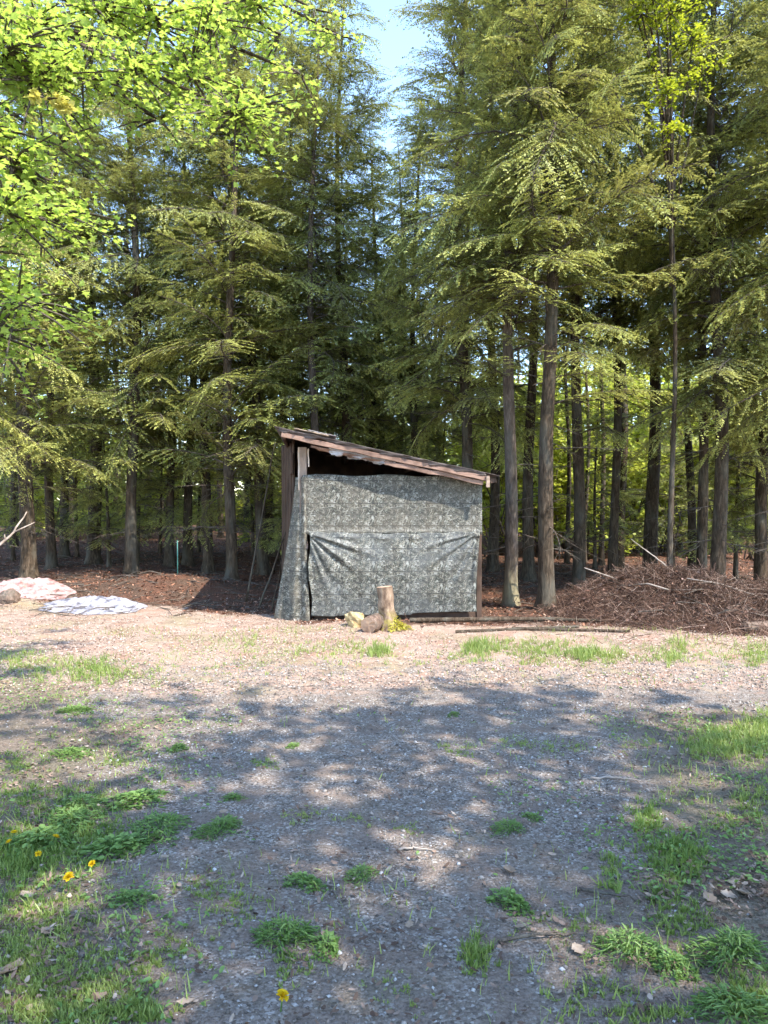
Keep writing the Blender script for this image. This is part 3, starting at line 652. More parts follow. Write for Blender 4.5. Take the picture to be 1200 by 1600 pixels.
# shade trees behind the photographer (they throw the dappled foreground shade)
rng = np.random.default_rng(33)
cs = []
for i in range(95):
    d = rng.normal(size=3); d /= np.linalg.norm(d); q = d * rng.uniform(.35, 1) ** .5
    cs.append(np.array([q[0] * 2.7, q[1] * 2.6, 7.2 + q[2] * 1.8]))
shade_lm, shade_wm = leaf_cloud('shade_leaves', cs, .75, 76, .10, 'beech', seed=34, flat=.6)
for i, (x, y_, rz, sc) in enumerate([(3.2, .2, .3, .95), (5.8, -.4, 2.1, 1.03), (8.5, -1.5, 4.0, 1.0), (3.3, -3.2, 1.1, 1.05)]):
    t = empty('shade_tree', (x, y_, 0), rz); t.scale = (sc, sc, sc)
    ob('trunk', trunk_mesh(.16, 8.0, 400 + i), M['bark'], t); ob('crown', shade_lm, None, t, 'stuff'); ob('twigs', shade_wm, None, t, 'stuff')
    tag(t, 'broadleaf tree beside the viewer that shades the gravel in front', 'tree', 'shade trees beside the viewer')

# ------------------------------------------------------------------ shed
SH = empty('shed', (-1.06, 10.15, Hs(-1.06, 10.15)), R(5.0))
tag(SH, 'lean-to shed with sloping roof and camouflage tarp front among the trees', 'shed')
SW = 2.42                                     # front width, post to post
DZ = -SH.location.z
def roof_z(x): return 2.57 - .212 * (x + .35)
plank('post', (-.03, .02, -.1), (-.05, .02, roof_z(0) - .13), .10, .09, (1, 0, 0), M['post'], SH, 1, .012)
plank('post', (SW - .02, .0, -.1), (SW - .03, .0, roof_z(SW) - .05), .075, .09, (1, 0, 0), M['darkwood'], SH, 2, .01)
plank('post', (-.34, 2.1, -.1), (-.34, 2.1, roof_z(-.3) - .1), .1, .1, (1, 0, 0), M['darkwood'], SH, 3)
plank('post', (SW, 2.1, -.1), (SW, 2.1, roof_z(SW) - .1), .1, .1, (1, 0, 0), M['darkwood'], SH, 4)
plank('post_batten', (-.105, -.005, 1.78), (-.112, -.005, roof_z(-.1) - .15), .022, .03, (1, 0, 0), M['paleedge'], SH, 5)
plank('post_batten', (.028, -.03, 2.10), (.02, -.03, roof_z(0) - .15), .02, .02, (1, 0, 0), M['paleedge'], SH, 6)
# roof: deck boards running front to back, felt on top, fascia in front
def felt(name, xa, xb, ya, yb, lift, seed, curl=0.0):
    V = []; nx_, ny_ = 24, 10; r = np.random.default_rng(seed)
    for j in range(ny_ + 1):
        for i in range(nx_ + 1):
            x = xa + (xb - xa) * i / nx_; y = ya + (yb - ya) * j / ny_ + (.02 * r.normal() if j == 0 else 0)
            V.append((x, y, roof_z(x) + .030 + lift + .012 * vnoise(x * 4, y * 4, seed) + (curl * (1 - j / 2) if j < 2 else 0)))
    V = np.array(V); n_ = len(V); V2 = np.concatenate([V, V - np.array([0, 0, .007])])
    ii = (np.arange(ny_)[:, None] * (nx_ + 1) + np.arange(nx_)[None]).ravel(); q = np.stack([ii, ii + 1, ii + nx_ + 2, ii + nx_ + 1], -1)
    Fc = [q, q[:, ::-1] + n_]
    e = np.arange(nx_); Fc.append(np.stack([e, e + n_, e + 1 + n_, e + 1], -1)); l = ny_ * (nx_ + 1); Fc.append(np.stack([l + e + 1, l + e + 1 + n_, l + e + n_, l + e], -1))
    s_ = np.arange(ny_) * (nx_ + 1); Fc.append(np.stack([s_ + nx_ + 1, s_ + nx_ + 1 + n_, s_ + n_, s_], -1)); s_ = s_ + nx_; Fc.append(np.stack([s_, s_ + n_, s_ + nx_ + 1 + n_, s_ + nx_ + 1], -1))
    return mesh_np(name, V2, np.concatenate(Fc), smooth=False)
ROOF = ob('roof', felt('roof', -.42, 2.63, -.31, 2.5, 0, 4), M['roofing'], SH)
n = 15
for i in range(n):
    x0 = -.36 + i * (2.86 / n); x1 = x0 + 2.86 / n - .008; xm = (x0 + x1) / 2
    plank('roof_board', (xm, -.27 + .02 * math.sin(i * 2.3), roof_z(xm) + .012), (xm, 2.45, roof_z(xm) - .02), x1 - x0, .022, (1, 0, -.212), M['darkwood'], ROOF, 20 + i, .006, 3)
ob('loose_shingle', felt('loose_shingle', -.16, .30, -.34, .2, .022, 6, .01), M['paleedge'], ROOF)
ob('loose_shingle', felt('loose_shingle', .02, .40, -.335, .25, .040, 8, .008), M['tatter'], ROOF)
plank('fascia_board', (-.33, -.285, roof_z(-.33) - .055), (2.48, -.285, roof_z(2.48) - .038), .066, .024, (0, 0, 1), M['fascia'], ROOF, 50, .014, 14)
plank('fascia_board', (1.05, -.262, roof_z(1.05) - .125), (2.40, -.262, roof_z(2.4) - .105), .06, .02, (0, 0, 1), M['fascia'], ROOF, 51, .02, 9)
plank('roof_cleat', (2.455, -.315, roof_z(2.45) - .16), (2.455, -.315, roof_z(2.45) - .005), .05, .022, (1, 0, 0), M['post'], ROOF, 52)
plank('rafter_tail', (2.50, -.24, roof_z(2.5) - .06), (2.59, -.20, roof_z(2.59) - .03), .07, .03, (0, 0, 1), M['darkwood'], ROOF, 53)
for i, x in enumerate((-.30, .6, 1.5, 2.35)):
    plank('rafter', (x, -.24, roof_z(x) - .06), (x, 2.35, roof_z(x) - .085), .09, .04, (0, 0, 1), M['darkwood'], ROOF, 54 + i)
# torn sheeting under the fascia: ragged strip following the slope
def ragged(name, xa, xb, depth, yoff, seed, mat, top=.105):
    r = np.random.default_rng(seed); nx_ = 60; V = []
    xs = np.linspace(xa, xb, nx_)
    dep = depth * (.12 + 1.1 * fbm(xs * 5, xs * 0 + seed, seed) ** 1.3 + .35 * vnoise(xs * 24, xs * 0, seed + 2)) * (1 - .25 * (xs - xa) / (xb - xa))
    rows = 5
    for j in range(rows):
        k = j / (rows - 1)
        for i, x in enumerate(xs):
            V.append((x + .01 * r.normal() * k, yoff + .02 * math.sin(x * 19 + j) * k + .03 * k, roof_z(x) - top - dep[i] * k))
    ii = (np.arange(rows - 1)[:, None] * nx_ + np.arange(nx_ - 1)[None]).ravel()
    me = mesh_np(name, np.array(V), np.stack([ii, ii + nx_, ii + nx_ + 1, ii + 1], -1), smooth=True)
    o = ob(name, me, mat, SH); sd = o.modifiers.new('thick', 'SOLIDIFY'); sd.thickness = .004; return o
ragged('torn_sheeting', .06, 1.75, .06, -.255, 9, M['fascia'])
ragged('torn_edge_felt', -.36, 2.42, .075, -.318, 29, M['roofing'], -.028)
ragged('torn_sheeting', .30, 1.2, .10, -.26, 39, M['tatter'], .08)
ragged('torn_sheeting', .55, 1.75, .075, -.225, 19, M['tatter'])

def cloth(name, nx_, nz_, fn, mat, thick=.003):
    V = np.array([fn(i / nx_, j / nz_) for j in range(nz_ + 1) for i in range(nx_ + 1)])
    ii = (np.arange(nz_)[:, None] * (nx_ + 1) + np.arange(nx_)[None]).ravel()
    me = mesh_np(name, V, np.stack([ii, ii + 1, ii + nx_ + 2, ii + nx_ + 1], -1), smooth=True)
    o = ob(name, me, mat, SH); sd = o.modifiers.new('thick', 'SOLIDIFY'); sd.thickness = thick; return o
def up_fn(u, v):
    x = -.06 + (SW + .07) * u; zt = min(1.985 + .012 * math.sin(x * 7), roof_z(x) - .10) ; zb = 1.17
    z = zb + (zt - zb) * v
    w = .010 * math.sin(x * 9 + 2 * z) * (1 - abs(2 * u - 1)) + .018 * (vn(x * 2.3, z * 3, 4))
    w *= .6; w += .02 * math.exp(-((z - 1.2) / .03) ** 2)
    return (x, -.065 - w, z)
ob_up = cloth('upper_tarp', 90, 44, up_fn, M['camo'])
cornerL = np.array([.0, 1.20]); cornerR = np.array([SW - .05, 1.20])
def low_fn(u, v):
    zb = .10 - .07 * u * (1 - u) * 4 * 0 + .03 * math.sin(u * 5)
    xl = .025 + .03 * (1 - v) + .02 * math.sin(v * 9); xr = SW - .055 - .015 * math.sin(v * 5) - .02 * (1 - v)
    x = xl + (xr - xl) * u
    ztop = 1.215 - .03 * math.sin(math.pi * u) + .006 * math.sin(x * 16); zb = .05 + .035 * (vn(x * 3, 0, 3)) + (.02 if u > .6 else 0)
    z = zb + (ztop - zb) * v
    w = 0
    for (c, sg, am, ph) in ((cornerL, 1, 1.0, 0), (cornerR, -1, .75, 1.3)):
        dx = (x - c[0]) * sg; dz = c[1] - z; r_ = math.hypot(dx, dz) + 1e-4; a = math.atan2(dz, dx + 1e-4)
        a2 = a + .10 * (vn(r_ * 2.2, a * 2, 8))
        fold = (math.sin(a2 * 21 + ph) * .5 + .5) ** 1.6 + .5 * (math.sin(a2 * 37 + ph * 2) * .5 + .5)
        w += am * .034 * fold * math.exp(-((r_ - .38) / .42) ** 2) * (1 if a > 0 else 0) * (ss(.05, .3, a))
    w += .05 * math.sin(math.pi * u) * math.sin(math.pi * v) + .03 * fb(x * 2.2, z * 2.2, 5)
    w += .014 * (vn(x * 9, z * 3, 31)) + .012 * math.exp(-((v - .95) / .03) ** 2) * (1 + math.sin(x * 14))
    return (x, -.095 - w, z)
cloth('lower_tarp', 150, 90, low_fn, M['camo_low'])
def side_fn(u, v):
    xt0, xt1, xb0, xb1 = -.16, -.02, -.47, .045
    z = -.02 + 1.98 * v - .03 * u * (1 - v)
    k = (1 - v) ** 1.25
    x = (xt0 + (xb0 - xt0) * k) * (1 - u) + (xt1 + (xb1 - xt1) * k) * u
    w = .03 * math.sin(u * 15 + v * 1.5) * (.3 + k) * (1 - .4 * u) + .02 * (vn(u * 5, v * 6, 2))
    y = -.055 - .05 * k - w + (1 - u) ** 2 * (.25 + .12 * k)
    return (x, y, z)
cloth('side_tarp', 40, 60, side_fn, M['camo_side'])
# left side wall of slab boards, splayed a little at the back, and back wall
for i in range(9):
    yy_ = .45 + i * .2; xx_ = -.20 - .14 * (yy_ - .42)
    plank('side_board', (xx_, yy_, .05 + .05 * (i % 3)), (xx_ - .01 * (i % 2), yy_, roof_z(xx_) - .04 - .03 * (i % 2)), .19, .022, (-.14, 1, 0), M['darkwood'], SH, 70 + i, .01, 3)
plank('side_board', (-.20, .12, 2.16), (-.36, 1.9, 2.18), .30, .022, (0, 0, 1), M['darkwood'], SH, 79, .01, 3)
for i in range(12):
    x = -.28 + i * .228
    plank('back_board', (x, 2.16, .02), (x, 2.16, roof_z(x) - .025), .232, .022, (1, 0, 0), M['darkwood'], SH, 90 + i, .008, 3)
for i in range(8):
    z = .14 + i * .25
    plank('side_board', (SW + .03, .10, z), (SW + .05, 2.15, z), .235, .022, (0, 0, 1), M['darkwood'], SH, 110 + i, .008, 3)
plank('sill_board', (.1, .0, .04), (SW - .06, .0, .03), .10, .05, (0, 0, 1), M['darkwood'], SH, 130)
plank('hinge_block', (.005, -.085, .98), (.005, -.085, 1.05), .03, .03, (1, 0, 0), M['roofing'], SH, 131)

# ------------------------------------------------------------------ stump, logs, sticks
def round_log(name, a, b, r0, r1, label, mat='log', cut='cutend', seed=0, sides=14, cat='log', group=None, flare=0):
    a = np.array(a, float); b = np.array(b, float); t = np.linspace(0, 1, 9)[:, None]
    rg = np.random.default_rng(seed); pts = a + (b - a) * t + rg.normal(size=(9, 3)) * .05 * r0 * np.sin(np.pi * t)
    rr = (r0 + (r1 - r0) * t[:, 0]) * (1 + flare * np.exp(-t[:, 0] / .18))
    V, Fq = tubes([(pts, rr)], sides, rough=.30 if cat == 'stump' else .16, seed=seed, cap=False)
    root = empty(name, tuple(a)); body = ob('bark', mesh_np('bark', V - a, Fq, smooth=True), M[mat], root)
    for idx, base in ((0, 0), (1, 8 * sides)):
        ring = (V[base:base + sides] - a); c = ring.mean(0); inn = c + (ring - c) * .55 + (rg.random((sides, 3)) - .5) * r0 * .08
        vv = np.concatenate([ring, inn, [c]]); ff = [(i, (i + 1) % sides, sides + (i + 1) % sides, sides + i) for i in range(sides)] + [(sides + i, sides + (i + 1) % sides, 2 * sides) for i in range(sides)]
        if idx == 0: ff = [tuple(reversed(q)) for q in ff]
        ob('cut_end', mesh_py('cut_end', vv, ff), M[cut], root)
    return tag(root, label, cat, group)
k = N('mossy_bark'); P = k.obj(); nn = k.noise(k.scale(P, (16, 16, 7)), 1, 5, .65)
zz = k.n('ShaderNodeSeparateXYZ', {0: P}).outputs
c = k.ramp(nn, [(.3, (.07, .042, .03)), (.5, (.19, .13, .09)), (.7, (.34, .25, .18))])
mo = k.math('MULTIPLY', k.map(zz[2], .34, .14, 0, .8), k.map(k.math('ADD', k.noise(P, 13, 4), k.math('MULTIPLY', zz[0], .6)), .44, .56, 0, .9))
c = k.mix(mo, c, k.ramp(nn, [(.3, (.14, .115, .03)), (.7, (.40, .33, .09))]))
M['mossbark'] = k.surf(c, .95, k.bump(nn, .8, .02), spec=.1)
sx, sy = G(603, 985); sz = Hs(sx, sy)
round_log('tree_stump', (sx + .035, sy, sz - .05), (sx - .015, sy + .01, sz + .535), 0.10, .092, 'tall cut tree stump in front of the camouflage tarp', 'mossbark', 'cutend', 5, cat='stump', flare=.75)
lx, ly = G(583, 988); lz = Hs(lx, ly)
round_log('log_chunk', (lx - .06, ly - .10, lz + .095), (lx + .10, ly + .20, lz + .12), .105, .095, 'short brown log chunk lying against the tall stump', 'log', 'cutend', 6)
def rock(name, x, y, r, label, mat, seed, flat=.7, cat='rock', zo=0):
    rg = np.random.default_rng(seed); V = []; nu, nv = 14, 9
    for j in range(nv + 1):
        th = math.pi * j / nv
        for i in range(nu):
            ph = 2 * math.pi * i / nu; d = np.array([math.sin(th) * math.cos(ph), math.sin(th) * math.sin(ph), math.cos(th)])
            q = 1 + .45 * (fb(d[0] * 1.6 + seed, d[1] * 1.6 + d[2] * 2.3, seed) - .47) * 2
            V.append(d * q * r * np.array([1, .85, flat]))
    Fc = [(j * nu + i, j * nu + (i + 1) % nu, (j + 1) * nu + (i + 1) % nu, (j + 1) * nu + i) for j in range(nv) for i in range(nu)]
    return tag(ob(name, mesh_py(name, V, Fc), mat, loc=(x, y, Hs(x, y) + r * flat * .45 + zo)), label, cat)
k = N('tan_rotten_wood'); P = k.obj(); nn = k.noise(P, 14, 5, .65)
M['rotten'] = k.surf(k.ramp(nn, [(.3, (.20, .13, .06)), (.5, (.42, .31, .16)), (.7, (.58, .47, .28))]), .95, k.bump(nn, .9, .02), spec=.1)
qx, qy = G(556, 982); rock('rotten_stump', qx, qy, .135, 'low crumbling tan stump remnant left of the tall stump', M['rotten'], 4, 1.0, 'stump')
qx, qy = G(575, 1003)
qx, qy = G(14, 950); rock('dirt_clod', qx, qy, .17, 'round brown clod on the sunlit bank at far left', M['log'], 8, .85, 'clod')
# poles lying on the ground right of the shed
for i, (pa, pb, r_, lab) in enumerate([((712, 990), (905, 982), .022, 'front dark pole lying on the ground right of the shed'),
                                       ((640, 975), (880, 972), .035, 'dark pole lying along the ground at the foot of the shed'),
                                       ((800, 985), (985, 990), .022, 'dark pole running from the trunks towards the brush pile front'),
                                       ((755, 968), (960, 976), .028, 'thin dark pole lying behind the other poles by the trunks')]):
    a = G(*pa); b = G(*pb)
    round_log('fallen_pole', (a[0], a[1], Hs(*a) + r_ * .8), (b[0], b[1], Hs(*b) + r_ * .9), r_, r_ * .75, lab, 'bark', 'cutend', 30 + i, 8, 'pole')
a = G(1165, 990); b = G(1300, 985)
round_log('log', (a[0], a[1], Hs(*a) + .06), (b[0], b[1], Hs(*b) + .06), .075, .07, 'pale sunlit log lying at the right edge beside the brush pile', 'log', 'cutend', 44)
def stick(name, pts, r0, label, mat='twig', cat='stick', forks=0, seed=0, group=None):
    rg = random.Random(seed); pts = np.array(pts, float); n = 10
    t = np.linspace(0, 1, n); s = np.linspace(0, 1, len(pts)); P = np.stack([np.interp(t, s, pts[:, i]) for i in range(3)], -1)
    P += np.random.default_rng(seed).normal(size=P.shape) * min(r0, .008) * .9 * np.array([1, 1, .4]); L = np.linalg.norm(P[-1] - P[0])
    paths = [(P, np.linspace(r0, r0 * .4, n))]
    for k_ in range(forks):
        j = rg.randint(3, 8); d = (P[-1] - P[0]) / L; e = P[j] + (d + np.array([rg.uniform(-.9, .9), rg.uniform(-.9, .9), rg.uniform(-.05, .3)])) * L * rg.uniform(.12, .3)
        paths.append((np.stack([P[j], (P[j] + e) / 2, e]), np.array([r0 * .6, r0 * .45, r0 * .2])))
    v, f = tubes(paths, 6, rough=.2, seed=seed); c = P[0]
    return tag(ob(name, mesh_np(name, v - c, f, smooth=True), M[mat], loc=tuple(c)), label, cat, group)
def gp(px, py, dz=.0):
    x, y = G(px, py); return (x, y, Hs(x, y) + dz)
stick('fallen_stick', [gp(780, 1482, .012), gp(830, 1474, .02), gp(905, 1468, .012)], .009, 'long dark stick on the gravel, lower right of centre', forks=2, seed=1)
stick('fallen_stick', [gp(905, 1398, .012), gp(950, 1405, .018), gp(1000, 1414, .012)], .008, 'dark stick beside the leafy right side of the gravel', forks=1, seed=2)
stick('fallen_stick', [gp(510, 1380, .01), gp(522, 1398, .015), gp(533, 1418, .008)], .006, 'small pale forked twig on the gravel near the centre', 'pale_stick', forks=3, seed=3)
stick('fallen_stick', [gp(925, 1220, .01), gp(960, 1219, .015), gp(1000, 1223, .01)], .008, 'thin grey stick in the shade at the right edge of the gravel', 'pale_stick', forks=0, seed=4)
stick('fallen_stick', [gp(625, 1334, .01), gp(650, 1332, .012), gp(680, 1336, .01)], .006, 'short pale twig on the gravel right of the centre line', 'pale_stick', seed=5)
stick('fallen_stick', [gp(170, 1353, .01), gp(185, 1351, .012), gp(205, 1350, .01)], .006, 'short pale twig on bare soil at left near the dandelions', 'pale_stick', seed=6)
a = PT(-15, 862, 12.5); b = PT(42, 800, 13.3)
stick('leaning_branch', [a, (a + b) / 2 + np.array([.05, 0, -.06]), b], .03, 'bleached bare branch leaning at the far left edge of the wood', 'pale_stick', 'branch', 2, 7)
a = PT(985, 842, 10.8); b = PT(1042, 884, 10.6)
stick('bare_branch', [b, (a + b) / 2, a], .011, 'pale bare stick poking out of the top of the brush pile', 'pale_stick', 'branch', 1, 8)
for i, (pa, pb, Ya, Yb, r_, lab) in enumerate([((405, 940), (470, 760), 11.4, 12.0, .03, 'dark pole leaning against the left side of the shed'), ((425, 950), (452, 800), 11.0, 11.6, .022, 'thin pole leaning next to the shed tarp on its left'), ((385, 935), (430, 690), 12, 12.4, .035, 'outermost of the poles leaning left of the shed')]):
    a = PT(*pa, Ya); a[2] = Hs(a[0], a[1]); b = PT(*pb, Yb); stick('leaning_pole', [a, (a + b) / 2, b], r_ * .6, lab, 'bark', 'pole', 0, 60 + i)
# green stake
k = N('green_stake_paint'); M['stake'] = k.surf((.05, .16, .13), .5, spec=.4)
x, y_ = G(277, 921); st = empty('stake', (x, y_, Hs(x, y_))); tag(st, 'thin green metal stake standing at the shaded wood edge left', 'stake')
v, f = tubes([(np.array([[0, 0, -.1], [.004, 0, .3], [.0, 0, .72]]), np.array([.011, .011, .010]))], 6); ob('rod', mesh_np('rod', v, f), M['stake'], st)
v, f = tubes([(np.array([[-.03, 0, .68], [.03, 0, .70]]), np.array([.008, .008]))], 6); ob('clip', mesh_np('clip', v, f), M['pale_stick'], st)

# crumpled pale sheet on the ground, far left, and a pink one added over the bank
k = N('pale_sheet'); P = k.pos(); nn = k.noise(P, 7, 5, .6)
M['sheet'] = k.surf(k.ramp(nn, [(.36, (.09, .085, .10)), (.47, (.27, .26, .29)), (.7, (.43, .41, .43))]), .5, k.bump(k.noise(P, 16, 4), .6, .03), spec=.4)  # dark mottling paints the shade of the folds
k = N('added_pink_sheet'); P = k.pos(); nn = k.noise(P, 7, 5, .6)
M['added_sheet'] = k.surf(k.ramp(nn, [(.36, (.20, .10, .085)), (.47, (.33, .21, .19)), (.7, (.40, .30, .29))]), .6, k.bump(k.noise(P, 16, 4), .6, .03), spec=.3)  # for the added sheet that stands in for the pale sunlit bank
for (sp, wx, wy, mt_, lab_) in (((145, 952), .78, .62, M['sheet'], 'crumpled pale grey sheet lying on the sunlit ground at left'), ((38, 941), .8, .5, M['added_sheet'], 'added pinkish sheet standing in for the pale bank at the left edge')):
    cx, cy = G(*sp)
    nxs, nys = 70, 46; V = []
    for j in range(nys + 1):
        for i in range(nxs + 1):
            u, v_ = i / nxs * 2 - 1, j / nys * 2 - 1; ang = math.atan2(v_, u); e = .80 + .35 * (vn(ang * 1.6 + 9, 3.3, 4))
            m_ = max(abs(u), abs(v_)); rr = math.hypot(u, v_) + 1e-6; u2, v2 = u * m_ / rr * e * (1.12), v_ * m_ / rr * e
            x = cx + u2 * wx; y = cy + v2 * wy - .10 * u2
            rid = abs(fb(x * 3.1, y * 3.1, 14) - .47); rid2 = abs(fb(x * 7, y * 7, 15) - .47)
            V.append((x, y, Hs(x, y) + .012 + (+.05 * (1 - min(1, rid * 7)) + .04 * (1 - min(1, rid2 * 6))) * (1 - m_ ** 3) + .10 * max(0, v2) * (1 - m_ ** 4)))
    ii = (np.arange(nys)[:, None] * (nxs + 1) + np.arange(nxs)[None]).ravel()
    sh_o = ob('crumpled_sheet', mesh_np('crumpled_sheet', np.array(V), np.stack([ii, ii + 1, ii + nxs + 2, ii + nxs + 1], -1)), mt_)
    md = sh_o.modifiers.new('thick', 'SOLIDIFY'); md.thickness = .006
    tag(sh_o, lab_, 'sheet')

# ------------------------------------------------------------------ brush pile
bp = empty('brush_pile', (4.25, 10.2, 0)); tag(bp, 'tangled heap of dead twigs and branches under the trees at right', 'brush pile')
PZ = .47
def pile_h(x, y):
    e = bump(x, y, 4.05, 10.7, 1.15, .75, PZ * .74) + bump(x, y, 3.2, 10.9, .6, .6, PZ * .42) + bump(x, y, 5.3, 10.3, .9, .8, PZ * .46) + bump(x, y, 4.6, 9.5, .9, .45, PZ * .30)
    return e * (.30 + 1.35 * fbm(x * 2.2, y * 2.2, 40)) 
def ph1(x, y):
    e = bm(x, y, 4.05, 10.7, 1.15, .75, PZ * .74) + bm(x, y, 3.2, 10.9, .6, .6, PZ * .42) + bm(x, y, 5.3, 10.3, .9, .8, PZ * .46) + bm(x, y, 4.6, 9.5, .9, .45, PZ * .30)
    return e * (.30 + 1.35 * fb(x * 2.2, y * 2.2, 40))
xs = np.linspace(2.2, 7.2, 90); ys = np.linspace(8.7, 12.6, 70); X2, Y2 = np.meshgrid(xs, ys); xf, yf = X2.ravel(), Y2.ravel()
zf = H(xf, yf) + pile_h(xf, yf) * .82 - .03 + .05 * (fbm(xf * 9, yf * 9, 41) - .47)
ii = (np.arange(69)[:, None] * 90 + np.arange(89)[None]).ravel()
k = N('needle_heap'); P = k.pos(); nn = k.noise(P, 38, 4, .7)
M['heap'] = k.surf(k.ramp(nn, [(.32, (.022, .013, .009)), (.5, (.085, .048, .034)), (.7, (.23, .135, .10))]), .95, k.bump(nn, .9, .03), spec=.1)
bl = np.array(bp.location)
ob('debris_mound', mesh_np('debris_mound', np.stack([xf, yf, zf], -1) - bl, np.stack([ii, ii + 1, ii + 91, ii + 90], -1), smooth=True), M['heap'], bp)
rg = np.random.default_rng(71); PP = []; BIG = []
n_st = 11000
for i in range(n_st):
    x = rg.normal(4.5, 1.35); y = rg.normal(10.3, .72); hh = ph1(x, y)
    if hh < .035 and rg.random() < .8: continue
    L = rg.uniform(.08, .42); az = rg.uniform(0, 6.28); el = rg.normal(0, .6); d = np.array([math.cos(az) * math.cos(el), math.sin(az) * math.cos(el), math.sin(el)])
    c = np.array([x, y, Hs(x, y) + hh * rg.uniform(.74, 1.14) + .015]); b_ = np.array([rg.normal(0, .06), rg.normal(0, .06), rg.normal(0, .05) - .02]) * L * 2
    r_ = rg.uniform(.0014, .0045)
    PP.append((np.array([c - d * L / 2, c + b_, c + d * L / 2]) - bl, np.array([r_, r_ * .9, r_ * .4])))
v, f = tubes(PP, 3, cap=False); rn = np.repeat(rg.random(len(PP)), 9)
M['brush'] = mat_var('brush_twigs', [(0, (.028, .016, .011)), (.5, (.105, .057, .039)), (.85, (.24, .145, .105)), (1, (.42, .31, .245))])
ob('twigs', mesh_np('brush_twigs', v, f, {'rnd': rn}), M['brush'], bp, 'stuff')
for i in range(22):
    x = rg.normal(4.25, .85); y = rg.normal(10.2, .5); hh = ph1(x, y); L = rg.uniform(.5, 1.25); az = rg.uniform(-.9, .9) + (math.pi if rg.random() < .5 else 0); el = rg.normal(.02, .25)
    d = np.array([math.cos(az) * math.cos(el), math.sin(az) * math.cos(el), math.sin(el)]); c = np.array([x, y, Hs(x, y) + hh * .95 + .02]); r_ = rg.uniform(.006, .013)
    q = np.array([c - d * L / 2, c + rg.normal(size=3) * .05, c + d * L / 2]) - bl
    v, f = tubes([(q, np.array([r_, r_ * .9, r_ * .5]))], 6, rough=.2, seed=i); ob('branch', mesh_np('branch', v, f, smooth=True), M['twig'] if i % 6 else M['pale_stick'], bp)

n_ = 2200; xx = rg.normal(4.3, 1.1, n_); yy = rg.normal(10.3, .75, n_); hh = pile_h(xx, yy); kp = hh > .05; xx, yy, hh = xx[kp], yy[kp], hh[kp]; n_ = len(xx)
LSC = np.array([[-.5, -.22, .03], [0, -.34, .0], [.5, -.1, .08], [.45, .18, .04], [0, .36, .02], [-.45, .2, .08]], float)
V, Fc = scatter(LSC, np.array([[0, 1, 4, 5], [1, 2, 3, 4]]), np.stack([xx, yy, H(xx, yy) + hh * rg.uniform(.84, 1.0, n_) + .012], -1) - bl, rg.uniform(0, 6.28, n_), rg.uniform(0, 1.2, n_), rg.uniform(0, 6.28, n_), .045 * rg.uniform(.4, 1.3, n_))
ob('dead_leaves', mesh_np('pile_leaves', V, Fc, {'rnd': np.repeat(rg.random(n_), 6)}), mat_var('pile_leaf_colour', [(0, (.06, .03, .02)), (.5, (.2, .10, .07)), (.85, (.36, .22, .17)), (1, (.5, .36, .3))]), bp, 'stuff')
# fallen twigs all over the wood floor
PP = []
for i in range(1500):
    x = rg.uniform(-9, 9); y = rg.uniform(10.6, 19)
    if -1.6 < x < 1.8 and y < 12.6: continue
    L = rg.uniform(.15, .9); az = rg.uniform(0, 6.28); r_ = rg.uniform(.003, .011); d = np.array([math.cos(az), math.sin(az), rg.normal(0, .08)]); c = np.array([x, y, Hs(x, y) + .02])
    PP.append((np.array([c - d * L / 2, c + rg.normal(size=3) * .05 * L, c + d * L / 2]), np.array([r_, r_ * .9, r_ * .4])))
v, f = tubes(PP, 4, cap=False)
tag(ob('floor_twigs', mesh_np('floor_twigs', v, f), M['twig'], None, 'stuff'), 'bare fallen twigs strewn over the shaded wood floor', 'twigs')

# ------------------------------------------------------------------ ground cover
def on_ground(x, y, dz=0): return np.stack([x, y, H(x, y) + dz], -1)
def view_sample(n, y0, y1, rng, power=1.0, margin=1.2):
    """random points in the strip y0..y1 with a width that follows the open ground"""
    y = y0 + (y1 - y0) * rng.random(n) ** power; x = (rng.random(n) * 2 - 1) * (.54 * y * margin + .75); return x, y
# pebbles
OCT = np.array([[1, 0, 0], [0, 1, 0], [-1, 0, 0], [0, -1, 0], [0, 0, .7], [0, 0, -.7]], float); OCF = np.array([[0, 1, 4], [1, 2, 4], [2, 3, 4], [3, 0, 4], [1, 0, 5], [2, 1, 5], [3, 2, 5], [0, 3, 5]])
rg = np.random.default_rng(101); x, y = view_sample(205000, 2.0, 8.2, rg, 1.25)
mg, ml, mf = masks(x, y); keep = rg.random(len(x)) < (.22 + .78 * mg) * np.clip(1.25 - .5 * ml, 0, 1) * .55 * (.25 + .75 * sstep(.40, .52, fbm(x * 1.9, y * 1.9, 66))); x, y = x[keep], y[keep]; n = len(x)
sc = np.stack([rg.gamma(3.0, .0016, n)] * 3, -1) * rg.uniform(.6, 1.3, (n, 3)) * (.8 + .07 * y)[:, None]; sc = np.clip(sc, .0015, .017)
V, Fc = scatter(OCT, OCF, on_ground(x, y, .002), rg.uniform(0, 6.28, n), rg.uniform(0, .5, n), rg.uniform(0, 6.28, n), sc)
M['pebble'] = mat_var('crushed_stone', [(0, (.09, .074, .062)), (.4, (.205, .172, .146)), (.75, (.315, .27, .232)), (.93, (.36, .34, .33)), (1, (.58, .55, .53))], .75)
pb = ob('gravel', mesh_np('gravel', V, Fc, {'rnd': np.repeat(rg.random(n), 6)}), M['pebble'], None, 'stuff'); tag(pb, 'loose grey crushed gravel spread over the driveway', 'gravel')
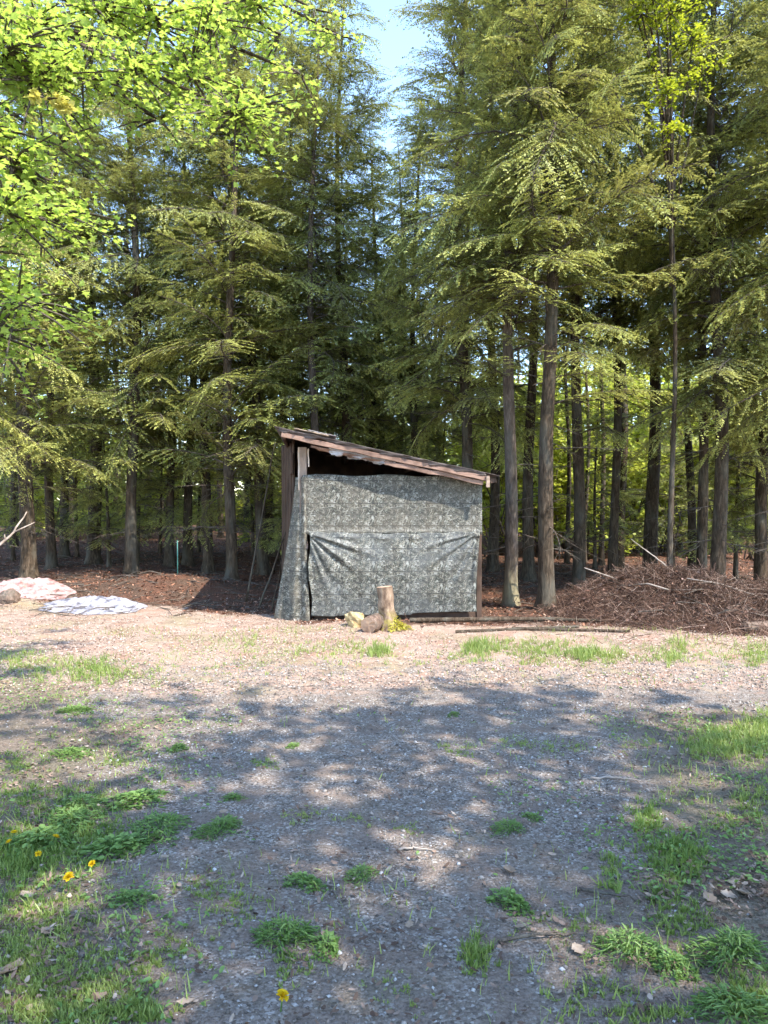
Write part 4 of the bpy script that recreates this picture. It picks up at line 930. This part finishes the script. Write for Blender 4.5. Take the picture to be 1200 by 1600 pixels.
# litter of leaf scraps
SCR_V = np.array([[-.5, -.22, .03], [0, -.34, .0], [.5, -.1, .08], [.45, .18, .04], [0, .36, .02], [-.45, .2, .08]], float); SCR_F = np.array([[0, 1, 4, 5], [1, 2, 3, 4]])
def litter(name, x, y, size, stops, label, cat, seed, tilt=.35, dz=.006):
    rg = np.random.default_rng(seed); n = len(x)
    V, Fc = scatter(SCR_V, SCR_F, on_ground(x, y, dz) + np.stack([0 * x, 0 * x, rg.random(n) * .012], -1), rg.uniform(0, 6.28, n), np.abs(rg.normal(0, tilt, n)), rg.uniform(0, 6.28, n), np.stack([size * rg.uniform(.5, 1.5, n), size * rg.uniform(.35, 1.2, n), size * rg.uniform(.3, 2.0, n)], -1))
    o = ob(name, mesh_np(name, V, Fc, {'rnd': np.repeat(rg.random(n), 6)}), mat_var(name + '_colour', stops), None, 'stuff'); return tag(o, label, cat)
rg = np.random.default_rng(111); x, y = view_sample(105000, 6.3, 12.6, rg, 1.0); mg, ml, mf = masks(x, y)
kp = rg.random(len(x)) < ml * (1 - .75 * mf) * (.25 + .75 * sstep(.35, .55, fbm(x * 1.7, y * 1.7, 77))); litter('leaf_litter', x[kp], y[kp], .022, [(0, (.15, .075, .05)), (.35, (.34, .23, .17)), (.7, (.46, .35, .28)), (1, (.60, .51, .44))], 'pinkish tan leaf scraps strewn over the sunlit verge', 'leaf litter', 112)
x = rg.uniform(-11, 11, 52000); y = rg.uniform(9.2, 24, 52000); mg, ml, mf = masks(x, y); kp = rg.random(len(x)) < mf
litter('needle_litter', x[kp], y[kp], .05, [(0, (.07, .03, .018)), (.45, (.18, .078, .045)), (.85, (.32, .15, .09)), (1, (.48, .30, .21))], 'reddish brown fallen needles and leaves on the wood floor', 'leaf litter', 113, .5)
x, y = view_sample(19000, 2.0, 6.6, rg, 1.1); dr_ = rg.normal(size=(700, 2)) * np.array([.22, .16]) + np.array(G(1135, 1400)); x = np.concatenate([x, dr_[:, 0]]); y = np.concatenate([y, dr_[:, 1]]); mg, ml, mf = masks(x, y); kp = rg.random(len(x)) < (.12 + .88 * (1 - mg)) * (.35 + .8 * sstep(.42, .55, fbm(x * 1.6, y * 1.6, 79)))
litter('foreground_litter', x[kp], y[kp], .024, [(0, (.07, .042, .03)), (.45, (.16, .10, .07)), (.85, (.29, .20, .15)), (1, (.42, .33, .26))], 'brown leaf scraps scattered among gravel and weeds in front', 'leaf litter', 114, .45)

# grass: patches read from the photo (column, row, half width, half height in photo pixels, blades, height, rnd)
BL_V = np.array([[-.5, 0, 0], [.5, 0, 0], [.36, .10, .5], [-.36, .10, .5], [.08, .34, 1.0], [-.08, .34, 1.0]], float); BL_F = np.array([[0, 1, 2, 3], [3, 2, 4, 5]])
PATCH = [
 (140, 1050, 40, 16, 900, .10, .45), (60, 1045, 45, 18, 500, .08, .8), (210, 1055, 60, 14, 400, .07, .6), (20, 1035, 40, 14, 350, .08, .8),
 (545, 1018, 44, 18, 500, .08, .75), (597, 1022, 22, 10, 500, .12, .5), (480, 1025, 40, 12, 200, .07, .7), (748, 1016, 22, 10, 700, .13, .5), (795, 1014, 40, 14, 420, .10, .7), (838, 1022, 30, 18, 600, .09, .6), (872, 1018, 26, 12, 420, .10, .75), (915, 1025, 22, 10, 700, .13, .5), (770, 1030, 60, 16, 260, .05, .85), (890, 1036, 60, 14, 240, .05, .85), (960, 1026, 40, 10, 500, .09, .7), (1050, 1025, 26, 12, 450, .10, .7), (1060, 1010, 18, 10, 220, .12, .8), (1180, 1024, 26, 14, 450, .11, .75), (1110, 1028, 60, 10, 300, .07, .8), (690, 1030, 60, 10, 260, .06, .75), (390, 1005, 14, 18, 160, .08, .85), (385, 1040, 60, 20, 200, .05, .8),
 (1160, 1160, 55, 26, 1500, .13, .6), (1105, 1165, 34, 16, 600, .11, .55), (1190, 1140, 30, 20, 500, .14, .7), (1180, 1250, 40, 24, 420, .09, .6), (1010, 1285, 20, 26, 420, .11, .3), (1060, 1340, 42, 26, 900, .10, .25), (1050, 1390, 40, 50, 420, .08, .4), (960, 1370, 16, 30, 220, .09, .35), (1150, 1290, 50, 20, 320, .07, .6), (1070, 1440, 40, 26, 420, .07, .45), (1170, 1560, 40, 30, 500, .08, .4), (900, 1450, 60, 30, 260, .05, .5), (740, 1500, 22, 26, 260, .09, .35), (880, 1170, 50, 10, 260, .05, .5), (720, 1172, 26, 10, 160, .05, .4), (810, 1160, 26, 10, 160, .05, .5),
 (60, 1330, 80, 36, 1900, .09, .25), (20, 1350, 30, 24, 700, .12, .3), (150, 1310, 60, 30, 1000, .07, .3), (40, 1250, 60, 24, 900, .06, .35), (120, 1255, 50, 22, 700, .06, .35), (20, 1195, 40, 18, 500, .06, .4), (120, 1160, 70, 30, 600, .05, .45), (60, 1420, 90, 40, 1300, .06, .5), (60, 1540, 100, 55, 3000, .06, .75), (190, 1520, 60, 60, 1100, .05, .6), (210, 1590, 40, 14, 600, .08, .5), (30, 1490, 50, 30, 1000, .06, .65), (100, 1590, 90, 20, 1100, .07, .7), (130, 1110, 60, 16, 350, .05, .5), (250, 1210, 60, 30, 300, .04, .5), (330, 1390, 40, 24, 300, .05, .45), (370, 1420, 30, 24, 220, .05, .5), (450, 1510, 30, 30, 200, .06, .45), (270, 1490, 40, 24, 220, .05, .5), (470, 1275, 24, 10, 120, .05, .7), (560, 1280, 40, 12, 110, .04, .7), (640, 1300, 30, 10, 90, .04, .5), (930, 1560, 60, 30, 260, .05, .5), (1020, 1590, 60, 12, 260, .07, .6), (620, 1555, 50, 30, 140, .04, .5), (415, 1195, 22, 8, 140, .05, .4), (180, 1190, 20, 10, 200, .06, .35), (340, 1130, 40, 10, 160, .04, .5), (1070, 1250, 60, 16, 260, .05, .6), (1000, 1160, 40, 8, 160, .05, .7)]
rg = np.random.default_rng(121); PX = []; PH = []; PR = []
for (px, py, rx, ry, nb, hh, rv) in PATCH:
    nb = int(nb * 1.3) if py < 1060 else int(nb * 2.0)
    nt_ = max(2, nb // 8); ci = rg.integers(0, nt_, nb); a = (rg.normal(size=(nt_, 2)) * .62)[ci] + rg.normal(size=(nb, 2)) * np.array([2.2 / rx, 1.0 / ry]); q = px + a[:, 0] * rx; w = np.maximum(py + a[:, 1] * ry, 950)
    d = CAM_H * F / (w - HOR); PX.append(np.stack([(q - 600) / F * d, d], -1)); PH.append(hh * (.75 if py < 1060 else .42) * rg.uniform(.55, 1.25, nt_)[ci] * rg.uniform(.4, 1.2, nb)); PR.append(np.clip(rg.normal(rv, .22, nb), 0, 1))
# sparse single blades everywhere in the open
x, y = view_sample(30000, 2.0, 9.5, rg, 1.1); mg, ml, mf = masks(x, y); kp = rg.random(len(x)) < (1 - .9 * mg) * (1 - mf) * sstep(.44, .62, fbm(x * 1.3, y * 1.3, 55))
PX.append(np.stack([x[kp], y[kp]], -1)); PH.append(rg.uniform(.02, .07, kp.sum())); PR.append(rg.uniform(.4, 1, kp.sum()))
PX = np.concatenate(PX); PH = np.concatenate(PH); PR = np.concatenate(PR); n = len(PX)
V, Fc = scatter(BL_V, BL_F, on_ground(PX[:, 0], PX[:, 1], -.004), rg.uniform(0, 6.28, n), np.abs(rg.normal(0, .5, n)), rg.uniform(0, 6.28, n), np.stack([rg.uniform(.0035, .0075, n) * (.8 + .06 * PX[:, 1]), PH, PH], -1))
go = ob('grass', mesh_np('grass', V, Fc, {'rnd': np.repeat(PR, 6)}), M['grass'], None, 'stuff'); tag(go, 'thin green grass growing in patches over gravel and verge', 'grass')

x, y = view_sample(56000, 2.0, 8.6, rg, 1.1); mg, ml, mf = masks(x, y); nz = fbm(x * 1.5, y * 1.5, 91)
kp = rg.random(len(x)) < sstep(.46, .60, nz) * (1 - .80 * mg) * (1 - .8 * ml) * sstep(.2, 1.0, np.abs(x + .1) - .05 * y) + .004; x, y = x[kp], y[kp]; n = len(x)
V, Fc = scatter(LEAF_V * np.array([1, .7, 1.3]), LEAF_F, on_ground(x, y, .006) + np.stack([0 * x, 0 * x, rg.random(n) * .025], -1), rg.uniform(0, 6.28, n), rg.normal(0, .45, n), rg.uniform(0, 6.28, n), rg.uniform(.012, .034, n))
lw = ob('low_weeds', mesh_np('low_weeds', V, Fc, {'rnd': np.repeat(rg.random(n), 6)}), M['weed'], None, 'stuff'); tag(lw, 'low creeping green weeds spread thinly over soil and gravel', 'weeds')

# leafy weed clumps that can be told apart
WM = []
for sd in range(4):
    rg = np.random.default_rng(130 + sd); n = 520; az = rg.uniform(0, 6.28, n); rr = np.sqrt(rg.random(n)); hh = (1 - rr ** 2) * rg.uniform(.4, 1.0, n) + .08
    P = np.stack([np.cos(az) * rr, np.sin(az) * rr * .9, hh * .75], -1)
    P[:, :2] *= (.95 + 1.1 * (vnoise(np.cos(az) * 2 + 5, np.sin(az) * 2 + sd, sd) - .5))[:, None]
    V, Fc = scatter(LEAF_V * np.array([1.0, .75, 1.4] if sd % 2 else [1.35, .38, 1.6]), LEAF_F, P, az + rg.normal(0, .7, n), rg.uniform(-.9, .6, n), az + 1.57, .20 * rg.uniform(.5, 1.25, n))
    lm = mesh_np('weed_leaves', V, Fc, {'rnd': np.repeat(np.clip(.25 + .5 * hh + rg.normal(0, .2, n), 0, 1), 6)}); lm.materials.append(M['weed'])
    v, f = tubes([(np.array([[0, 0, -.1], p * np.array([.5, .5, .7]), p]), np.array([.022, .016, .01])) for p in P[:60]], 3, cap=False); sm = mesh_np('weed_stems', v, f); sm.materials.append(M['weed']); WM.append((lm, sm))
def weed(px, py, r, label, k, group=None, hs=1.0):
    x, y = G(px, py); t = empty('weed_clump', (x, y, Hs(x, y) - .01), k * 1.7); t.scale = (r * 1.15, r * .85, r * hs)
    ob('leaves', WM[k % 4][0], None, t, 'stuff'); ob('stems', WM[k % 4][1], None, t, 'stuff'); return tag(t, label, 'weed', group)
for i, (px, py, r, lab, hs) in enumerate([
 (447, 1472, .098, 'dense bright green weed clump right of the lone lower dandelion', 1.15), (512, 1484, .085, 'loose low weed clump just right of the dense one on the gravel', .7),
 (985, 1496, .105, 'round green weed clump at lower right, left of two others', 1.0), (1052, 1516, .085, 'middle one of three weed clumps at the lower right', .95), (1150, 1500, .125, 'broad weed clump at the right edge, right of two others', 1.0),
 (800, 1416, .095, 'weed clump on the gravel above the long dark stick', .8), (795, 1298, .080, 'weed clump in the middle right of the shaded gravel', .8), (833, 1280, .055, 'small weed right behind the middle right clump', .8),
 (345, 1300, .105, 'weed clump at the edge of the gravel, right of a grassy band', .8), (475, 1384, .085, 'weed clump at centre left of the gravel by the pale twig', .75), (567, 1372, .075, 'weed clump near the centre, right of the pale forked twig', .85),
 (207, 1410, .075, 'small pale weed clump alone on the bare soil at left', .8), (277, 1172, .075, 'lone dark weed near the shade edge at left', .8), (363, 1250, .055, 'small weed on the gravel above the grassy band', .9),
 (250, 1300, .15, 'wide leafy weed mat at left beside the gravel edge', .55), (215, 1255, .14, 'leafy weed mat behind the wide one at left', .55), (110, 1290, .17, 'leafy weed patch behind the dandelions at far left', .5), (175, 1330, .16, 'leafy weed patch among the dandelions at far left', .55), (125, 1260, .13, 'pale green weed patch at left beyond the dandelions', .5), (60, 1320, .16, 'dark green weed patch at far left around two dandelions', .6),
 (110, 1180, .14, 'low weed mat in the shade at far left', .45), (455, 1168, .06, 'tiny weed on the shaded gravel left of centre', .7), (1160, 1590, .12, 'weed clump cut by the bottom right corner', .8), (710, 1118, .06, 'tiny dark weed at the shade edge right of centre', .6), (115, 1112, .12, 'dark weed at the shade edge at far left', .5)]):
    weed(px, py, r, lab, i, None, hs)
k = N('yellow_weed_leaf'); M['yweed'] = mat_leaf('yellow_weed_leaf', (.30, .27, .03), (.52, .46, .07), (.6, .55, .05), .35)
for (px, py, r, hs, lab) in ((612, 984, .17, 1.35, 'yellow-green weed growing at the right foot of the tall stump'), (628, 984, .12, .9, 'small yellow weed just right of the one at the stump')):
    x, y = G(px, py); t = empty('yellow_weed', (x, y - .05, Hs(x, y) - .01), px); t.scale = (r, r, r * hs)
    lm_ = WM[1][0].copy(); lm_.materials.clear(); lm_.materials.append(M['yweed']); ob('leaves', lm_, None, t, 'stuff'); ob('stems', WM[1][1], None, t, 'stuff'); tag(t, lab, 'weed')
# dandelions
k = N('dandelion_petal'); M['petal'] = k.surf((.72, .50, .015), .6, spec=.2, trans=(.8, .55, .02, 1), tf=.25)
rg = np.random.default_rng(141); n = 110; az = rg.uniform(0, 6.28, n); el = np.linspace(.1, 1.45, n)
PET = np.array([[0, -.08, 0], [1, -.11, .04], [1, .11, .04], [0, .08, 0]]); pv, pf = scatter(PET, np.array([[0, 1, 2, 3]]), np.zeros((n, 3)), az, -el, az + 1.57, 1 - .35 * el / 1.45)
PM = mesh_np('petals', pv, pf); PM.materials.append(M['petal'])
for i, (px, py, r, hh, lab) in enumerate([(103, 1392, .024, .07, 'big yellow dandelion on bare soil below the weed patch at left'), (437, 1578, .024, .05, 'lone yellow dandelion at the bottom of the view on gravel'), (83, 1322, .020, .06, 'yellow dandelion in the green weed patch at left'), (18, 1318, .019, .07, 'yellow dandelion farthest back at the left edge'), (10, 1334, .018, .07, 'yellow dandelion nearest the left edge of the weeds'), (140, 1357, .018, .04, 'small yellow dandelion at the right border of the weed patch'), (55, 1345, .016, .05, 'pale yellow dandelion between the weeds at far left')]):
    x, y = G(px, py + 8); t = empty('dandelion', (x, y, Hs(x, y))); tag(t, lab, 'dandelion')
    v, f = tubes([(np.array([[0, 0, -.01], [.004, .002, hh * .6], [.006, -.002, hh]]), np.array([.0028, .0026, .0024]))], 6); ob('stem', mesh_np('stem', v, f), M['weed'], t)
    p = ob('flower_head', PM, None, t); p.location = (.006, -.002, hh); p.scale = (r, r, r); p.rotation_euler = (.45, .1 * i, i)
# single pale fallen leaves
k = N('dead_leaf'); oi = k.n('ShaderNodeObjectInfo').outputs['Random']; nn = k.noise(k.obj(), 4, 4)
M['dead_leaf'] = k.surf(k.mix(nn, k.mix(oi, (.27, .18, .12), (.46, .37, .29)), (.24, .16, .10)), .7, spec=.3)
u_ = np.linspace(-1, 1, 9); LV = []; LF = []
for j, t_ in enumerate(np.linspace(0, 1, 9)):
    w = .38 * math.sin(math.pi * min(1, t_ * .94 + .05)) ** .8 * (1 + .25 * math.cos(t_ * 19))
    for s_ in (-1, -.5, 0, .5, 1): LV.append((t_ - .5, s_ * w, .12 * abs(s_) ** 1.5 + .14 * (t_ - .5) ** 2 * 2 + .03 * math.sin(9 * t_ + 4 * s_)))
for j in range(8):
    for i in range(4): LF.append((j * 5 + i, j * 5 + i + 1, j * 5 + i + 6, j * 5 + i + 5))
LM = mesh_py('leaf', LV, LF, True); LM.materials.append(M['dead_leaf'])
for i, (px, py, r, lab) in enumerate([(797, 1367, .09, 'pale fallen leaf alone on gravel right of centre'), (288, 1578, .07, 'pale curled leaf near the bottom at left on the soil'), (150, 1572, .07, 'pale fallen leaf in the grass at the bottom left'), (14, 1524, .12, 'big pale fallen leaf at the bottom left edge'), (256, 1346, .05, 'small white leaf on the soil right of the dandelions'), (815, 1458, .06, 'pale leaf just above the long dark stick'), (1085, 1390, .08, 'pale fallen leaf left of the leaf drift at right'), (1112, 1412, .08, 'tan leaf in the front of the leaf drift at right'), (1140, 1405, .09, 'tan leaf in the middle of the leaf drift at right'), (1150, 1385, .08, 'tan leaf at the back of the leaf drift at right'), (1165, 1402, .09, 'tan leaf at the right end of the leaf drift'), (1110, 1350, .07, 'pale leaf beyond the leaf drift at right'), (1018, 1410, .07, 'pale yellow leaf at the end of the thin dark stick'), (905, 1497, .07, 'pale leaf left of the round weed clump at lower right'), (38, 1406, .08, 'tan leaf on the soil left of the big dandelion'), (70, 1465, .07, 'tan leaf in the thin grass below the big dandelion'), (640, 1452, .05, 'small pale leaf on gravel near the middle bottom'), (348, 1276, .06, 'whitish leaf behind the weed clump at the gravel edge'), (225, 1220, .05, 'small pale leaf on the shaded soil at left')]):
    x, y = G(px, py); o = ob('fallen_leaf', LM, None, loc=(x, y, Hs(x, y) + .012)); o.scale = (r * .8, r * .8, r * .7); o.rotation_euler = (random.uniform(-.25, .25), random.uniform(-.25, .25), random.uniform(0, 6.28)); tag(o, lab, 'leaf')
